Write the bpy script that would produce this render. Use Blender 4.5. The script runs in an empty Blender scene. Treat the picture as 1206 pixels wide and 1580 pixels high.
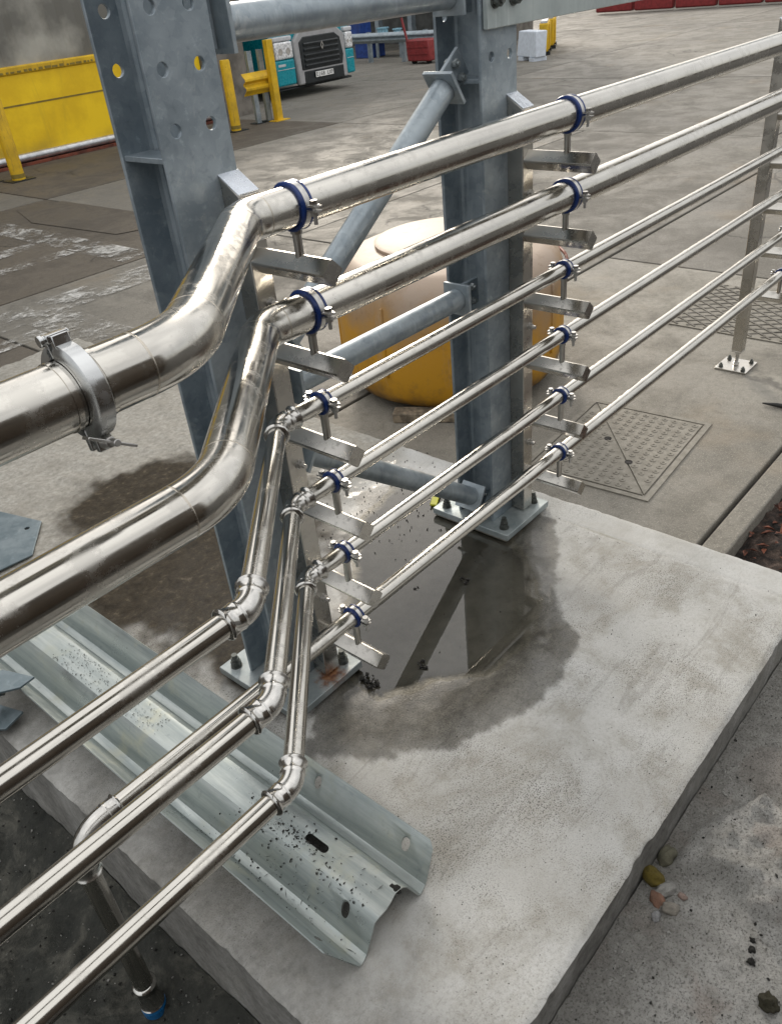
import bpy, bmesh, math, random
from mathutils import Vector, Matrix, noise
random.seed(7)
SC = bpy.context.scene
COL = SC.collection

# ------------------------------------------------------------------ camera
CAM_H = 1.6
cam_d = bpy.data.cameras.new('camera')
cam_d.sensor_fit = 'VERTICAL'; cam_d.sensor_height = 36.0; cam_d.sensor_width = 36.0
cam_d.lens = 36.0 * 1261.4 / 1580.0
cam_d.clip_start = 0.02; cam_d.clip_end = 800
cam = bpy.data.objects.new('camera', cam_d); COL.objects.link(cam)
right = Vector((0.64974, -0.75475, -0.09050)); down = Vector((-0.46566, -0.30109, -0.83217)); fwd = Vector((0.60083, 0.58284, -0.54708))
mw = Matrix.Identity(4)
for i in range(3):
    mw[i][0] = right[i]; mw[i][1] = -down[i]; mw[i][2] = -fwd[i]; mw[i][3] = (0, 0, CAM_H)[i]
cam.matrix_world = mw
SC.camera = cam

# ------------------------------------------------------------------ light
SUN_EL, SUN_AZ = math.radians(22), math.radians(44)      # azimuth from +Y towards +X
w = bpy.data.worlds.new('World'); SC.world = w; w.use_nodes = True
nt = w.node_tree; bg = nt.nodes['Background']
sky = nt.nodes.new('ShaderNodeTexSky'); sky.sky_type = 'NISHITA'; sky.sun_disc = False
sky.sun_elevation = SUN_EL; sky.sun_rotation = SUN_AZ
sky.air_density = 1.0; sky.dust_density = 3.0; sky.ozone_density = 1.0
hs = nt.nodes.new('ShaderNodeHueSaturation'); hs.inputs['Saturation'].default_value = 0.5
nt.links.new(sky.outputs[0], hs.inputs['Color'])
cloud = nt.nodes.new('ShaderNodeMix'); cloud.data_type = 'RGBA'; cloud.inputs[0].default_value = 0.62     # thin bright overcast over the clear sky
# overcast dome: horizon a third as bright as the zenith, with soft cloud texture all round
wtc = nt.nodes.new('ShaderNodeTexCoord'); wsx = nt.nodes.new('ShaderNodeSeparateXYZ'); nt.links.new(wtc.outputs['Generated'], wsx.inputs[0])
wg = nt.nodes.new('ShaderNodeMapRange'); wg.inputs['From Min'].default_value = 0; wg.inputs['From Max'].default_value = 1; wg.inputs['To Min'].default_value = .36; wg.inputs['To Max'].default_value = 1.08
nt.links.new(wsx.outputs['Z'], wg.inputs['Value'])
wn_ = nt.nodes.new('ShaderNodeTexNoise'); wn_.inputs['Scale'].default_value = 2.6; wn_.inputs['Detail'].default_value = 6; nt.links.new(wtc.outputs['Generated'], wn_.inputs['Vector'])
wr = nt.nodes.new('ShaderNodeMapRange'); wr.inputs['From Min'].default_value = .3; wr.inputs['From Max'].default_value = .7; wr.inputs['To Min'].default_value = .72; wr.inputs['To Max'].default_value = 1.28
nt.links.new(wn_.outputs['Fac'], wr.inputs['Value'])
wm = nt.nodes.new('ShaderNodeMath'); wm.operation = 'MULTIPLY'; nt.links.new(wg.outputs[0], wm.inputs[0]); nt.links.new(wr.outputs[0], wm.inputs[1])
wc_ = nt.nodes.new('ShaderNodeVectorMath'); wc_.operation = 'SCALE'; wc_.inputs[0].default_value = (13.3, 13.15, 12.9); nt.links.new(wm.outputs[0], wc_.inputs['Scale'])
nt.links.new(wc_.outputs[0], cloud.inputs[7])
nt.links.new(hs.outputs[0], cloud.inputs[6]); nt.links.new(cloud.outputs[2], bg.inputs['Color'])
bg.inputs['Strength'].default_value = 0.12
sl = bpy.data.lights.new('sun', 'SUN'); sl.energy = 1.5; sl.angle = math.radians(12); sl.color = (1.0, 0.90, 0.76)
so = bpy.data.objects.new('sun', sl); COL.objects.link(so)
sd = Vector((math.sin(SUN_AZ) * math.cos(SUN_EL), math.cos(SUN_AZ) * math.cos(SUN_EL), math.sin(SUN_EL)))
so.rotation_euler = sd.to_track_quat('Z', 'Y').to_euler(); so.location = (4, 3, 12)
vs = SC.view_settings
vs.view_transform = 'Standard'; vs.look = 'None'; vs.exposure = 0.38; vs.gamma = 1.0; vs.use_curve_mapping = False
SC.render.engine = 'CYCLES'
SC.cycles.use_denoising = True
SC.cycles.max_bounces = 8

# ------------------------------------------------------------------ materials
class NB:
    """small node-building helper"""
    def __init__(s, name):
        s.m = bpy.data.materials.new(name); s.m.use_nodes = True
        s.t = s.m.node_tree; s.b = s.t.nodes['Principled BSDF']; s.out = s.t.nodes['Material Output']
        s.tc = s.t.nodes.new('ShaderNodeTexCoord'); s.co = s.tc.outputs['Object']
    def n(s, typ): return s.t.nodes.new(typ)
    def l(s, a, b): s.t.links.new(a, b)
    def mapping(s, sc, co=None, rot=None):
        m = s.n('ShaderNodeMapping'); m.inputs['Scale'].default_value = sc
        if rot: m.inputs['Rotation'].default_value = rot
        s.l(co or s.co, m.inputs['Vector']); return m.outputs[0]
    def noise(s, scale, detail=5, rough=.55, co=None, dist=0):
        x = s.n('ShaderNodeTexNoise'); x.inputs['Scale'].default_value = scale; x.inputs['Detail'].default_value = detail
        x.inputs['Roughness'].default_value = rough; x.inputs['Distortion'].default_value = dist
        s.l(co or s.co, x.inputs['Vector'])
        m = s.n('ShaderNodeMapRange'); m.clamp = False; m.inputs['From Min'].default_value = .27; m.inputs['From Max'].default_value = .73
        s.l(x.outputs['Fac'], m.inputs['Value']); return m.outputs['Result']
    def voro(s, scale, feat='F1', co=None, out='Distance', rnd=1):
        x = s.n('ShaderNodeTexVoronoi'); x.inputs['Scale'].default_value = scale; x.feature = feat
        x.inputs['Randomness'].default_value = rnd
        s.l(co or s.co, x.inputs['Vector']); return x.outputs[out]
    def ramp(s, fac, stops):
        x = s.n('ShaderNodeValToRGB'); e = x.color_ramp.elements
        while len(e) < len(stops): e.new(.5)
        for el, (p, c) in zip(e, stops):
            el.position = p; el.color = c if len(c) == 4 else (*c, 1)
        s.l(fac, x.inputs['Fac']); return x.outputs['Color']
    def vramp(s, fac, a, b, va=0., vb=1.):
        x = s.n('ShaderNodeMapRange'); x.clamp = True; x.interpolation_type = 'SMOOTHSTEP'
        for k, v in zip(('From Min', 'From Max', 'To Min', 'To Max'), (a, b, va, vb)): x.inputs[k].default_value = v
        s.l(fac, x.inputs['Value']); return x.outputs['Result']
    def mix(s, fac, a, b, mode='MIX'):
        x = s.n('ShaderNodeMix'); x.data_type = 'RGBA'; x.blend_type = mode
        for sock, v in ((x.inputs[0], fac), (x.inputs[6], a), (x.inputs[7], b)):
            if isinstance(v, (int, float)): sock.default_value = v
            elif isinstance(v, tuple): sock.default_value = (*v, 1) if len(v) == 3 else v
            else: s.l(v, sock)
        return x.outputs[2]
    def math(s, op, a, b=0.):
        x = s.n('ShaderNodeMath'); x.operation = op
        for sock, v in zip(x.inputs, (a, b)):
            if isinstance(v, (int, float)): sock.default_value = v
            else: s.l(v, sock)
        return x.outputs[0]
    def attr(s, name):
        x = s.n('ShaderNodeAttribute'); x.attribute_name = name; return x.outputs['Fac']
    def bump(s, h, strength=.3, dist=.002, prev=None):
        x = s.n('ShaderNodeBump'); x.inputs['Strength'].default_value = strength; x.inputs['Distance'].default_value = dist
        s.l(h, x.inputs['Height'])
        if prev is not None: s.l(prev, x.inputs['Normal'])
        s.l(x.outputs[0], s.b.inputs['Normal']); return x.outputs[0]
    def set(s, color=None, rough=None, metal=None, ior=None):
        for k, v in (('Base Color', color), ('Roughness', rough), ('Metallic', metal), ('IOR', ior)):
            if v is None: continue
            if isinstance(v, (int, float)): s.b.inputs[k].default_value = v
            elif isinstance(v, tuple): s.b.inputs[k].default_value = (*v, 1)
            else: s.l(v, s.b.inputs[k])
        return s

def simple(name, c, rough=.5, metal=0., var=.12, scale=12, bump=0., bscale=80):
    a = NB(name)
    f = a.noise(scale, 6)
    lo = tuple(x * (1 - var) for x in c); hi = tuple(min(1, x * (1 + var)) for x in c)
    a.set(a.ramp(f, [(.3, lo), (.7, hi)]), a.vramp(a.noise(scale * 2.3, 4), .3, .7, max(.02, rough * .8), min(1, rough * 1.2)), metal)
    if bump: a.bump(a.noise(bscale, 4), bump)
    return a.m

MT = {}
def mk_stainless(name, c, r0, r1, streak=None):
    a = NB(name)
    n1 = a.noise(7, 5); n2 = a.noise(140, 3); n3 = a.noise(28, 6, .7)
    smear = a.vramp(n3, .5, .72)
    col = a.mix(a.vramp(n1, .3, .7), tuple(x * .9 for x in c), c)
    col = a.mix(a.math('MULTIPLY', smear, .22), col, tuple(x * .62 for x in c))
    r = a.math('ADD', a.vramp(n1, .25, .75, r0, r1), a.math('MULTIPLY', smear, .10))
    a.set(col, r, 1.0)
    if streak:
        g = a.noise(1.0, 4, .7, co=a.mapping(streak))
        r2 = a.math('ADD', r, a.math('MULTIPLY', a.math('SUBTRACT', g, .5), .05))
        spots = a.vramp(a.voro(95), .06, .13, 1, 0); spots = a.math('MULTIPLY', spots, a.vramp(a.noise(9, 3), .6, .9))
        a.set(a.mix(a.math('MULTIPLY', spots, .35), col, tuple(x * .5 for x in c)), a.math('ADD', r2, a.math('MULTIPLY', spots, .2)), 1.0)
    return a.m
MT['pipe'] = mk_stainless('polished_stainless', (.61, .588, .54), .135, .215, (6, 300, 300))
MT['tube'] = mk_stainless('satin_stainless', (.56, .54, .50), .20, .34)
MT['fitting'] = mk_stainless('press_fitting_stainless', (.62, .605, .575), .11, .20)
MT['weld'] = mk_stainless('weld_bead', (.55, .51, .44), .26, .38)
MT['bolt'] = mk_stainless('bolt_steel', (.58, .57, .55), .22, .4)
MT['cast'] = mk_stainless('cast_coupling_steel', (.62, .63, .63), .16, .3)

def mk_galv(name, dark, light, metal, r0, r1, big=9, white=.25, rust=None):
    a = NB(name)
    v = a.voro(55, co=None, out='Color'); sp = a.n('ShaderNodeSeparateColor'); a.l(v, sp.inputs[0])
    n1 = a.noise(big, 6, .6); n2 = a.noise(3.2, 4)
    f = a.math('ADD', a.math('MULTIPLY', n1, .8), a.math('MULTIPLY', sp.outputs[0], .2))
    col = a.mix(a.vramp(f, .12, .88), dark, light)
    wh = a.vramp(a.noise(17, 7, .72, dist=.6), .65, 1.0)
    col = a.mix(a.math('MULTIPLY', wh, white), col, (.62, .64, .63))
    dr = a.noise(1.0, 6, .7, a.mapping((38, 38, 1.3)), .2)
    col = a.mix(a.vramp(dr, .6, 1.05, 0, .5), col, tuple(min(1, x * 1.5) for x in light)); col = a.mix(a.vramp(dr, .4, .0, 0, .5), col, tuple(x * .7 for x in dark))
    col = a.mix(a.math('MULTIPLY', a.vramp(sp.outputs[1], .55, 1.0), .25), col, light)
    if rust:
        for (px, py, pz, rad) in rust:
            d = a.n('ShaderNodeVectorMath'); d.operation = 'DISTANCE'; a.l(a.co, d.inputs[0]); d.inputs[1].default_value = (px, py, pz)
            dd = a.math('ADD', d.outputs['Value'], a.math('MULTIPLY', a.math('SUBTRACT', a.noise(38, 6, .7), .5), rad * .9))
            m = a.vramp(dd, rad * .2, rad, .92, 0)
            rc = a.ramp(a.noise(60, 5, .7), [(.2, (.07, .02, .008)), (.5, (.22, .08, .025)), (.85, (.34, .18, .08))])
            col = a.mix(m, col, rc)
            a.rm = m
    rr = a.vramp(n1, .3, .7, r0, r1)
    a.set(col, rr, metal)
    a.bump(a.noise(70, 5, .65), .08, .002)
    return a.m
MT['galv'] = mk_galv('galvanised_steel', (.205, .25, .285), (.345, .395, .43), .42, .40, .55, 7, .4)
MT['galv_tube'] = mk_galv('galvanised_tube', (.23, .275, .31), (.40, .45, .48), .45, .36, .52, 10, .45)
MT['galv_bright'] = mk_galv('galvanised_bright', (.27, .33, .32), (.44, .50, .46), .8, .24, .40, 5, .15)
def mk_crash():
    a = NB('weathered_crash_rail')
    st = a.noise(1.0, 7, .7, a.mapping((26, 1.6, 26)), .3); n1 = a.noise(8, 6, .65)
    c = a.ramp(st, [(.1, (.24, .275, .275)), (.5, (.35, .385, .375)), (.9, (.50, .53, .51))])
    c = a.mix(a.vramp(n1, .55, 1.0, 0, .7), c, (.46, .46, .36))
    c = a.mix(a.vramp(a.noise(30, 8, .75, dist=.4), .6, 1.0, 0, .6), c, (.19, .215, .215))
    c = a.mix(a.vramp(a.noise(4, 5), .6, 1.0, 0, .5), c, (.24, .29, .31))
    a.set(c, a.vramp(n1, .1, .9, .26, .5), .72); a.bump(a.noise(60, 5, .7), .06, .002)
    return a.m
MT['crash'] = mk_crash()
MT['galv_rail'] = mk_galv('galvanised_rail', (.36, .41, .41), (.46, .51, .50), .3, .4, .55, 8, .3)
MT['plate_a'] = mk_galv('base_plate_rusty', (.26, .30, .31), (.40, .43, .43), .45, .4, .6, 12, .25, [(.040, -.128, .031, .055), (.062, -.10, .031, .04)])
MT['plate_b'] = mk_galv('base_plate_galvanised', (.28, .33, .34), (.44, .48, .48), .45, .4, .6, 12, .25, [(.09, -.02, .03, .03)])
MT['bolt_galv'] = mk_galv('galvanised_bolt', (.22, .25, .26), (.40, .43, .43), .6, .35, .5, 60, .3)
MT['bolt_dark'] = mk_galv('weathered_bolt', (.05, .055, .05), (.16, .17, .16), .5, .4, .6, 60, .1)
MT['darksheet'] = mk_galv('dark_galvanised_sheet', (.11, .15, .17), (.19, .23, .25), .5, .35, .5, 8, .1)
MT['cap'] = simple('sky_bright_end_cap', (.72, .76, .82), .28, .6, .05, 20)  # stainless cap, the sky's reflection put in as a brighter colour
MT['rubber'] = simple('blue_rubber', (.009, .034, .16), .34, 0, .15, 40)

def mk_slab():
    a = NB('slab_concrete')
    big = a.noise(1.6, 6, .6); mid = a.noise(9, 7, .65); fine = a.noise(120, 6, .75); grit = a.noise(300, 4, .65)
    c = a.ramp(big, [(.05, (.37, .36, .335)), (.45, (.49, .487, .465)), (.9, (.58, .578, .56))])
    c = a.mix(a.vramp(a.noise(3.1, 8, .72, dist=.6), .42, .95, 0, .75), c, (.30, .282, .24))
    c = a.mix(a.vramp(a.noise(2.2, 6, .6, co=a.mapping((1, 1, 1), rot=(0, 0, 1))), .62, 1.0, 0, .5), c, (.62, .62, .61))
    c = a.mix(a.vramp(mid, .4, .95, 0, .7), c, (.31, .292, .25))
    c = a.mix(a.math('MULTIPLY', a.vramp(fine, .42, .9, 0, .75), a.vramp(a.noise(1.7, 5, .6), .2, .8, .15, 1)), c, (.27, .26, .235))
    c = a.mix(a.math('MULTIPLY', a.vramp(grit, .52, .78, 0, .9), a.vramp(a.noise(2.2, 6, .65), .25, .85, .08, 1)), c, (.055, .052, .045))
    c = a.mix(a.vramp(a.noise(230, 4, .6), .7, 1.0, 0, .5), c, (.60, .595, .57))
    sc = a.vramp(a.noise(1.0, 8, .75, co=a.mapping((2, 13, 2)), dist=.8), .6, .72, 0, .3)
    c = a.mix(sc, c, (.2, .19, .17))
    pits = a.voro(75); pm = a.vramp(pits, .05, .16, 1, 0); pm = a.math('MULTIPLY', pm, a.vramp(a.noise(5, 3), .35, .7))
    c = a.mix(pm, c, (.07, .065, .055))
    rg = a.attr('rough_zone')
    rc = a.ramp(a.noise(42, 9, .78, dist=.2), [(.0, (.17, .16, .14)), (.5, (.32, .305, .27)), (1.0, (.46, .45, .41))])
    rc = a.mix(a.vramp(a.noise(5, 6, .6), .3, 1.0, 0, .5), rc, (.20, .185, .155))
    c = a.mix(rg, c, rc)
    wet = a.attr('wet'); mud = a.attr('mud')
    wf = a.noise(26, 6, .7)
    wc = a.mix(a.vramp(wf, .2, .8), (.10, .093, .078), (.22, .208, .178))
    wc = a.mix(a.vramp(a.noise(240, 5, .7), .45, .85, 0, .7), wc, (.05, .046, .038)); wc = a.mix(a.vramp(a.noise(170, 4, .7), .75, 1.0, 0, .6), wc, (.42, .40, .36))
    wetc = a.mix(1.0, c, wc, 'MULTIPLY')
    c = a.mix(wet, c, wetc)
    pl = a.attr('pool'); c = a.mix(a.math('MULTIPLY', pl, .8), c, a.ramp(a.noise(18, 6, .65), [(.1, (.17, .162, .132)), (.9, (.26, .25, .212))]))
    mc = a.ramp(a.noise(34, 9, .78, dist=.3), [(.2, (.014, .010, .006)), (.65, (.042, .032, .020)), (1.0, (.15, .122, .088))])
    c = a.mix(a.math('MULTIPLY', mud, .93), c, mc)
    dkz = a.math('MULTIPLY', a.attr('dark_zone'), a.vramp(a.noise(6, 7, .7), .05, .8, .45, 1))
    c = a.mix(dkz, c, a.ramp(a.noise(50, 6, .7), [(.1, (.11, .108, .10)), (.9, (.24, .235, .22))]))
    edge = a.attr('edge'); c = a.mix(a.math('MULTIPLY', edge, .5), c, (.55, .55, .53))
    r = a.mix(wet, (.88, .88, .88), (.55, .55, .55)); r = a.mix(a.math('MULTIPLY', a.attr('film'), a.vramp(a.noise(60, 5, .7), .0, .9, .75, 1)), r, (.30, .30, .30)); r = a.mix(a.math('MULTIPLY', mud, .9), r, (.75, .75, .75))
    a.l(a.math('SUBTRACT', .25, a.math('MULTIPLY', mud, .2)), a.b.inputs['Specular IOR Level'])
    fl = a.math('MULTIPLY', a.attr('film'), a.vramp(a.noise(80, 6, .75), .15, .85, .35, 1))
    a.l(fl, a.b.inputs['Coat Weight']); a.b.inputs['Coat Roughness'].default_value = .10; a.b.inputs['Coat IOR'].default_value = 1.5
    a.set(c, r, 0)
    h = a.math('ADD', a.math('MULTIPLY', a.noise(180, 5, .7), .6), a.math('MULTIPLY', mid, .5))
    h = a.math('SUBTRACT', h, a.math('MULTIPLY', pm, .6))
    hr = a.math('MULTIPLY', a.noise(30, 8, .75), a.math('MULTIPLY', rg, 5.0))
    h = a.math('MULTIPLY', a.math('ADD', h, hr), a.math('SUBTRACT', 1.0, a.math('MULTIPLY', a.attr('film'), .3)))
    a.bump(h, .32, .004)
    return a.m
MT['slab'] = mk_slab()

def mk_yard(name, tone, seed):
    a = NB(name)
    co = a.mapping((1, 1, 1)); a.t.nodes[-1].inputs['Location'].default_value = (seed * 7.3, seed * 3.1, 0)
    big = a.noise(.35, 6, .6, co); mid = a.noise(2.3, 8, .7, co, .4); fine = a.noise(26, 8, .8, co); agg = a.noise(160, 4, .7, co)
    t = tone
    c = a.ramp(big, [(.3, tuple(x * .78 for x in t)), (.7, tuple(x * 1.12 for x in t))])
    c = a.mix(a.vramp(mid, .4, .9, 0, .6), c, tuple(x * .58 for x in t))
    st = a.noise(1.0, 6, .7, a.mapping((.25, 1.6, 1), co, (0, 0, .5)), .8)
    c = a.mix(a.vramp(st, .5, 1.0, 0, .28), c, tuple(x * .52 for x in t))
    c = a.mix(a.vramp(fine, .35, .9, 0, .65), c, tuple(x * .55 for x in t))
    c = a.mix(a.vramp(agg, .55, .9, 0, .75), c, tuple(min(1, x * 1.7) for x in t))
    c = a.mix(a.vramp(a.noise(1.1, 5, .6, co), .65, 1.0, 0, .35), c, (t[0] * 1.15, t[1] * .95, t[2] * .72))
    wv = a.n('ShaderNodeVectorMath'); wv.operation = 'ADD'; nn = a.n('ShaderNodeTexNoise'); nn.inputs['Scale'].default_value = 1.3; nn.inputs['Detail'].default_value = 6; a.l(co, nn.inputs['Vector'])
    a.l(co, wv.inputs[0]); a.l(nn.outputs['Color'], wv.inputs[1])
    cr = a.vramp(a.voro(.42, 'DISTANCE_TO_EDGE', wv.outputs[0]), .0, .011, 1, 0); cr = a.math('MULTIPLY', cr, a.vramp(a.noise(.8, 3, .5, co), .45, .7))
    c = a.mix(a.math('MULTIPLY', cr, .75), c, tuple(x * .25 for x in t))
    ws_ = a.n('ShaderNodeTexWave'); ws_.wave_type = 'RINGS'; ws_.rings_direction = 'Z'; ws_.inputs['Scale'].default_value = .22; ws_.inputs['Distortion'].default_value = 1.2; ws_.inputs['Detail'].default_value = 2; a.l(co, ws_.inputs['Vector'])
    ty = a.math('MULTIPLY', a.vramp(ws_.outputs['Fac'], .86, 1.0), a.vramp(a.noise(2.0, 6, .75, co), .4, .9, 0, .4))
    c = a.mix(ty, c, tuple(x * .5 for x in t))
    a.set(c, a.vramp(mid, .3, .7, .62, .85), 0)
    a.bump(a.math('ADD', a.noise(60, 6, .75, co), a.math('MULTIPLY', a.noise(12, 5, .6, co), .8)), .5, .006)
    return a.m
MT['yard'] = mk_yard('yard_concrete', (.170, .158, .134), 1)
MT['yard2'] = mk_yard('yard_concrete_pale', (.258, .241, .205), 2)
MT['yard4'] = mk_yard('yard_concrete_worn', (.205, .191, .164), 4)
MT['yard3'] = mk_yard('yard_concrete_dark', (.10, .085, .066), 3)
MT['asphalt'] = mk_yard('dark_asphalt', (.055, .052, .048), 5)  # out-of-view ground, made this dark for the pipe reflections
MT['joint'] = simple('joint_filler', (.05, .045, .04), .9, 0, .3, 5)

def mk_soil(name, stops, scale, bump=.6):
    a = NB(name)
    c = a.ramp(a.noise(scale, 8, .75, dist=.6), stops)
    c = a.mix(a.vramp(a.noise(scale * 11, 5, .75), .72, 1.0, 0, .6), c, (.22, .215, .19))
    a.set(c, .85, 0); a.bump(a.noise(scale * 3, 7, .75), bump, .015)
    return a.m
MT['soil'] = mk_soil('dark_damp_soil', [(.1, (.010, .012, .010)), (.55, (.034, .035, .029)), (.95, (.12, .115, .095))], 7)
MT['bed'] = mk_soil('leafy_soil', [(.3, (.010, .008, .007)), (.6, (.045, .028, .02)), (.85, (.14, .10, .08))], 25)

def mk_rubble():
    a = NB('rubble_concrete')
    c = a.ramp(a.noise(9, 8, .72, dist=.5), [(.0, (.42, .41, .38)), (.5, (.55, .54, .51)), (1.0, (.64, .63, .60))])
    c = a.mix(a.vramp(a.noise(90, 6, .75), .55, .95, 0, .7), c, (.14, .135, .12))
    c = a.mix(a.vramp(a.noise(260, 4, .6), .8, 1.1, 0, .6), c, (.55, .54, .51))
    c = a.mix(a.vramp(a.noise(4, 4), .62, .75, 0, .4), c, (.34, .25, .2))
    c = a.mix(a.vramp(a.noise(34, 8, .8), .35, .95, 0, .6), c, (.23, .22, .195))
    d = a.attr('dirt')
    dc = a.ramp(a.noise(45, 8, .75), [(.0, (.13, .124, .108)), (.5, (.24, .23, .205)), (.95, (.42, .41, .375))])
    c = a.mix(d, c, dc)
    c = a.mix(a.vramp(a.noise(190, 5, .75), .5, .8, 0, .8), c, (.10, .095, .08)); c = a.mix(a.vramp(a.noise(150, 5, .75), .68, .95, 0, .7), c, (.52, .51, .48))
    a.set(c, .9, 0); a.bump(a.noise(75, 9, .8), .9, .012)
    return a.m
MT['rubble'] = mk_rubble()

def mk_water():
    a = NB('puddle_water')
    g = a.n('ShaderNodeBsdfGlossy'); g.inputs['Roughness'].default_value = .015
    t = a.n('ShaderNodeBsdfTransparent'); t.inputs['Color'].default_value = (.97, .96, .93, 1)
    fr = a.n('ShaderNodeFresnel'); fr.inputs['IOR'].default_value = 1.75
    b = a.n('ShaderNodeBump'); b.inputs['Strength'].default_value = .02; b.inputs['Distance'].default_value = .002
    a.l(a.noise(14, 2), b.inputs['Height']); a.l(b.outputs[0], g.inputs['Normal'])
    fd = a.math('ADD', a.attr('depth'), a.math('MULTIPLY', a.math('SUBTRACT', a.noise(55, 5, .7), .5), .0012)); fac = a.math('MULTIPLY', fr.outputs[0], a.vramp(fd, .0, .0026))
    mx = a.n('ShaderNodeMixShader'); a.l(fac, mx.inputs[0]); a.l(t.outputs[0], mx.inputs[1]); a.l(g.outputs[0], mx.inputs[2])
    a.l(mx.outputs[0], a.out.inputs['Surface'])
    return a.m
MT['water'] = mk_water()

def mk_paint_worn():
    a = NB('worn_white_paint')
    tr = a.n('ShaderNodeBsdfTransparent')
    f = a.vramp(a.noise(3.5, 12, .85, dist=.3), .42, .72, 0, .85)
    a.set(a.ramp(a.noise(25, 6), [(.3, (.40, .39, .36)), (.7, (.62, .61, .58))]), .8)
    mx = a.n('ShaderNodeMixShader'); a.l(f, mx.inputs[0]); a.l(tr.outputs[0], mx.inputs[1]); a.l(a.b.outputs[0], mx.inputs[2])
    a.l(mx.outputs[0], a.out.inputs['Surface'])
    return a.m
MT['road_paint'] = mk_paint_worn()

def mk_tub():
    a = NB('faded_yellow_plastic')
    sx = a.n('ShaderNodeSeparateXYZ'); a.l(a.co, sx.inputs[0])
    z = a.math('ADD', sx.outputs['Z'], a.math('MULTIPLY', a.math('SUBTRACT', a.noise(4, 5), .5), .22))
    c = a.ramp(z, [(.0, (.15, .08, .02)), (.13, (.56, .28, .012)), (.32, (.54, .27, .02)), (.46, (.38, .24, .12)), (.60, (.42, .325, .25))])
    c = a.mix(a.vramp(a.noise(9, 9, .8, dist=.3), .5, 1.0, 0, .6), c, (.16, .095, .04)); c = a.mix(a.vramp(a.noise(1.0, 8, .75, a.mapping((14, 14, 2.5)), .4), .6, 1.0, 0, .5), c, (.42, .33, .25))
    a.set(c, .55, 0); a.bump(a.noise(30, 4), .1)
    return a.m
MT['tub'] = mk_tub()
MT['tub_dark'] = simple('dark_recess', (.012, .011, .010), .9)
MT['timber'] = simple('weathered_timber', (.22, .18, .13), .8, 0, .4, 30, .3)
def mk_yellow():
    a = NB('scuffed_yellow_paint')
    c = a.ramp(a.noise(4, 6, .65), [(.1, (.50, .31, .012)), (.9, (.80, .50, .012))])
    c = a.mix(a.vramp(a.noise(1.0, 8, .75, a.mapping((30, 30, 5)), .3), .55, .95, 0, .8), c, (.20, .125, .03))
    c = a.mix(a.vramp(a.noise(40, 6, .75), .75, 1.0, 0, .8), c, (.07, .05, .03))
    a.set(c, .6); return a.m
MT['yellow'] = mk_yellow()
MT['yellow_door'] = None
def mk_door():
    a = NB('yellow_door_fabric')
    c = a.ramp(a.noise(1.4, 6, .65), [(.3, (.78, .50, .004)), (.7, (.92, .62, .008))])
    st = a.noise(1.0, 7, .7, a.mapping((4, 1, .8)), .5)
    c = a.mix(a.vramp(st, .6, 1.1, 0, .4), c, (.5, .33, .02))
    sx = a.n('ShaderNodeSeparateXYZ'); a.l(a.co, sx.inputs[0])
    c = a.mix(a.math('MULTIPLY', a.vramp(a.math('ADD', sx.outputs['Z'], a.math('MULTIPLY', a.noise(2, 5), .3)), .12, .5, 1, 0), .55), c, (.16, .12, .045))
    a.set(c, .5, 0); return a.m
MT['yellow_door'] = mk_door()
MT['curtain'] = simple('grey_door_curtain', (.30, .29, .255), .14, 0, .45, .9)
MT['print'] = simple('dark_print', (.22, .16, .025), .6)
MT['clad'] = simple('brown_wall', (.16, .145, .125), .8, 0, .3, 3)
MT['alu'] = simple('aluminium', (.55, .56, .58), .35, .8)
MT['redbrown'] = simple('red_brown_sill', (.14, .035, .018), .7, 0, .4, 6)
MT['teal'] = simple('teal_paint', (.005, .27, .33), .3, 0, .06)
MT['truck_grey'] = simple('grey_bumper', (.36, .36, .365), .45, 0, .06)
MT['truck_pale'] = simple('pale_panel', (.55, .56, .58), .3, 0, .05)
MT['black'] = simple('black_plastic', (.014, .018, .02), .45, 0, .2)
MT['tyre'] = simple('tyre_rubber', (.012, .012, .012), .85)
MT['lens'] = simple('lamp_lens', (.78, .80, .82), .1, .2, .3, 30)
MT['plate_white'] = simple('number_plate', (.80, .80, .78), .4, 0, .03)
MT['ink'] = simple('ink', (.01, .01, .01), .6)
MT['chrome'] = simple('chrome', (.85, .85, .86), .12, 1)
MT['red'] = simple('red_plastic', (.24, .028, .03), .5, 0, .15)
MT['white_block'] = simple('white_barrier', (.60, .65, .72), .55, 0, .06)
MT['bluebox'] = simple('blue_crate', (.02, .06, .26), .5, 0, .2)
MT['paleblue'] = simple('pale_blue', (.25, .45, .55), .5, 0, .2)
MT['shed'] = simple('shed_cladding', (.075, .078, .074), .75, 0, .3, 2)
MT['container'] = simple('reflected_dark_paint', (.030, .022, .016), .6, 0, .3, 2)  # near-black paint of the added container, for dark pipe reflections
MT['castiron'] = None
def mk_cover():
    a = NB('manhole_cover')
    c = a.ramp(a.noise(22, 8, .72), [(.0, (.16, .147, .12)), (.5, (.25, .233, .198)), (1., (.33, .31, .268))])
    a.set(c, .8, .1); a.bump(a.noise(90, 5, .7), .4, .003); return a.m
MT['castiron'] = mk_cover()
MT['hosemat'] = simple('black_hose', (.015, .015, .014), .55)
MT['moss'] = simple('mossy_clod', (.05, .045, .025), .95, 0, .5, 90, .8, 120)
MT['clod'] = simple('black_clod', (.02, .019, .016), .9, 0, .5, 90, .8, 140)
MT['leaf'] = simple('dead_leaf', (.16, .055, .03), .75, 0, .6, 30)
MT['tag'] = simple('yellow_green_plastic', (.50, .50, .03), .5)
MT['bluecap'] = simple('blue_cap', (.012, .12, .30), .3)

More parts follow.
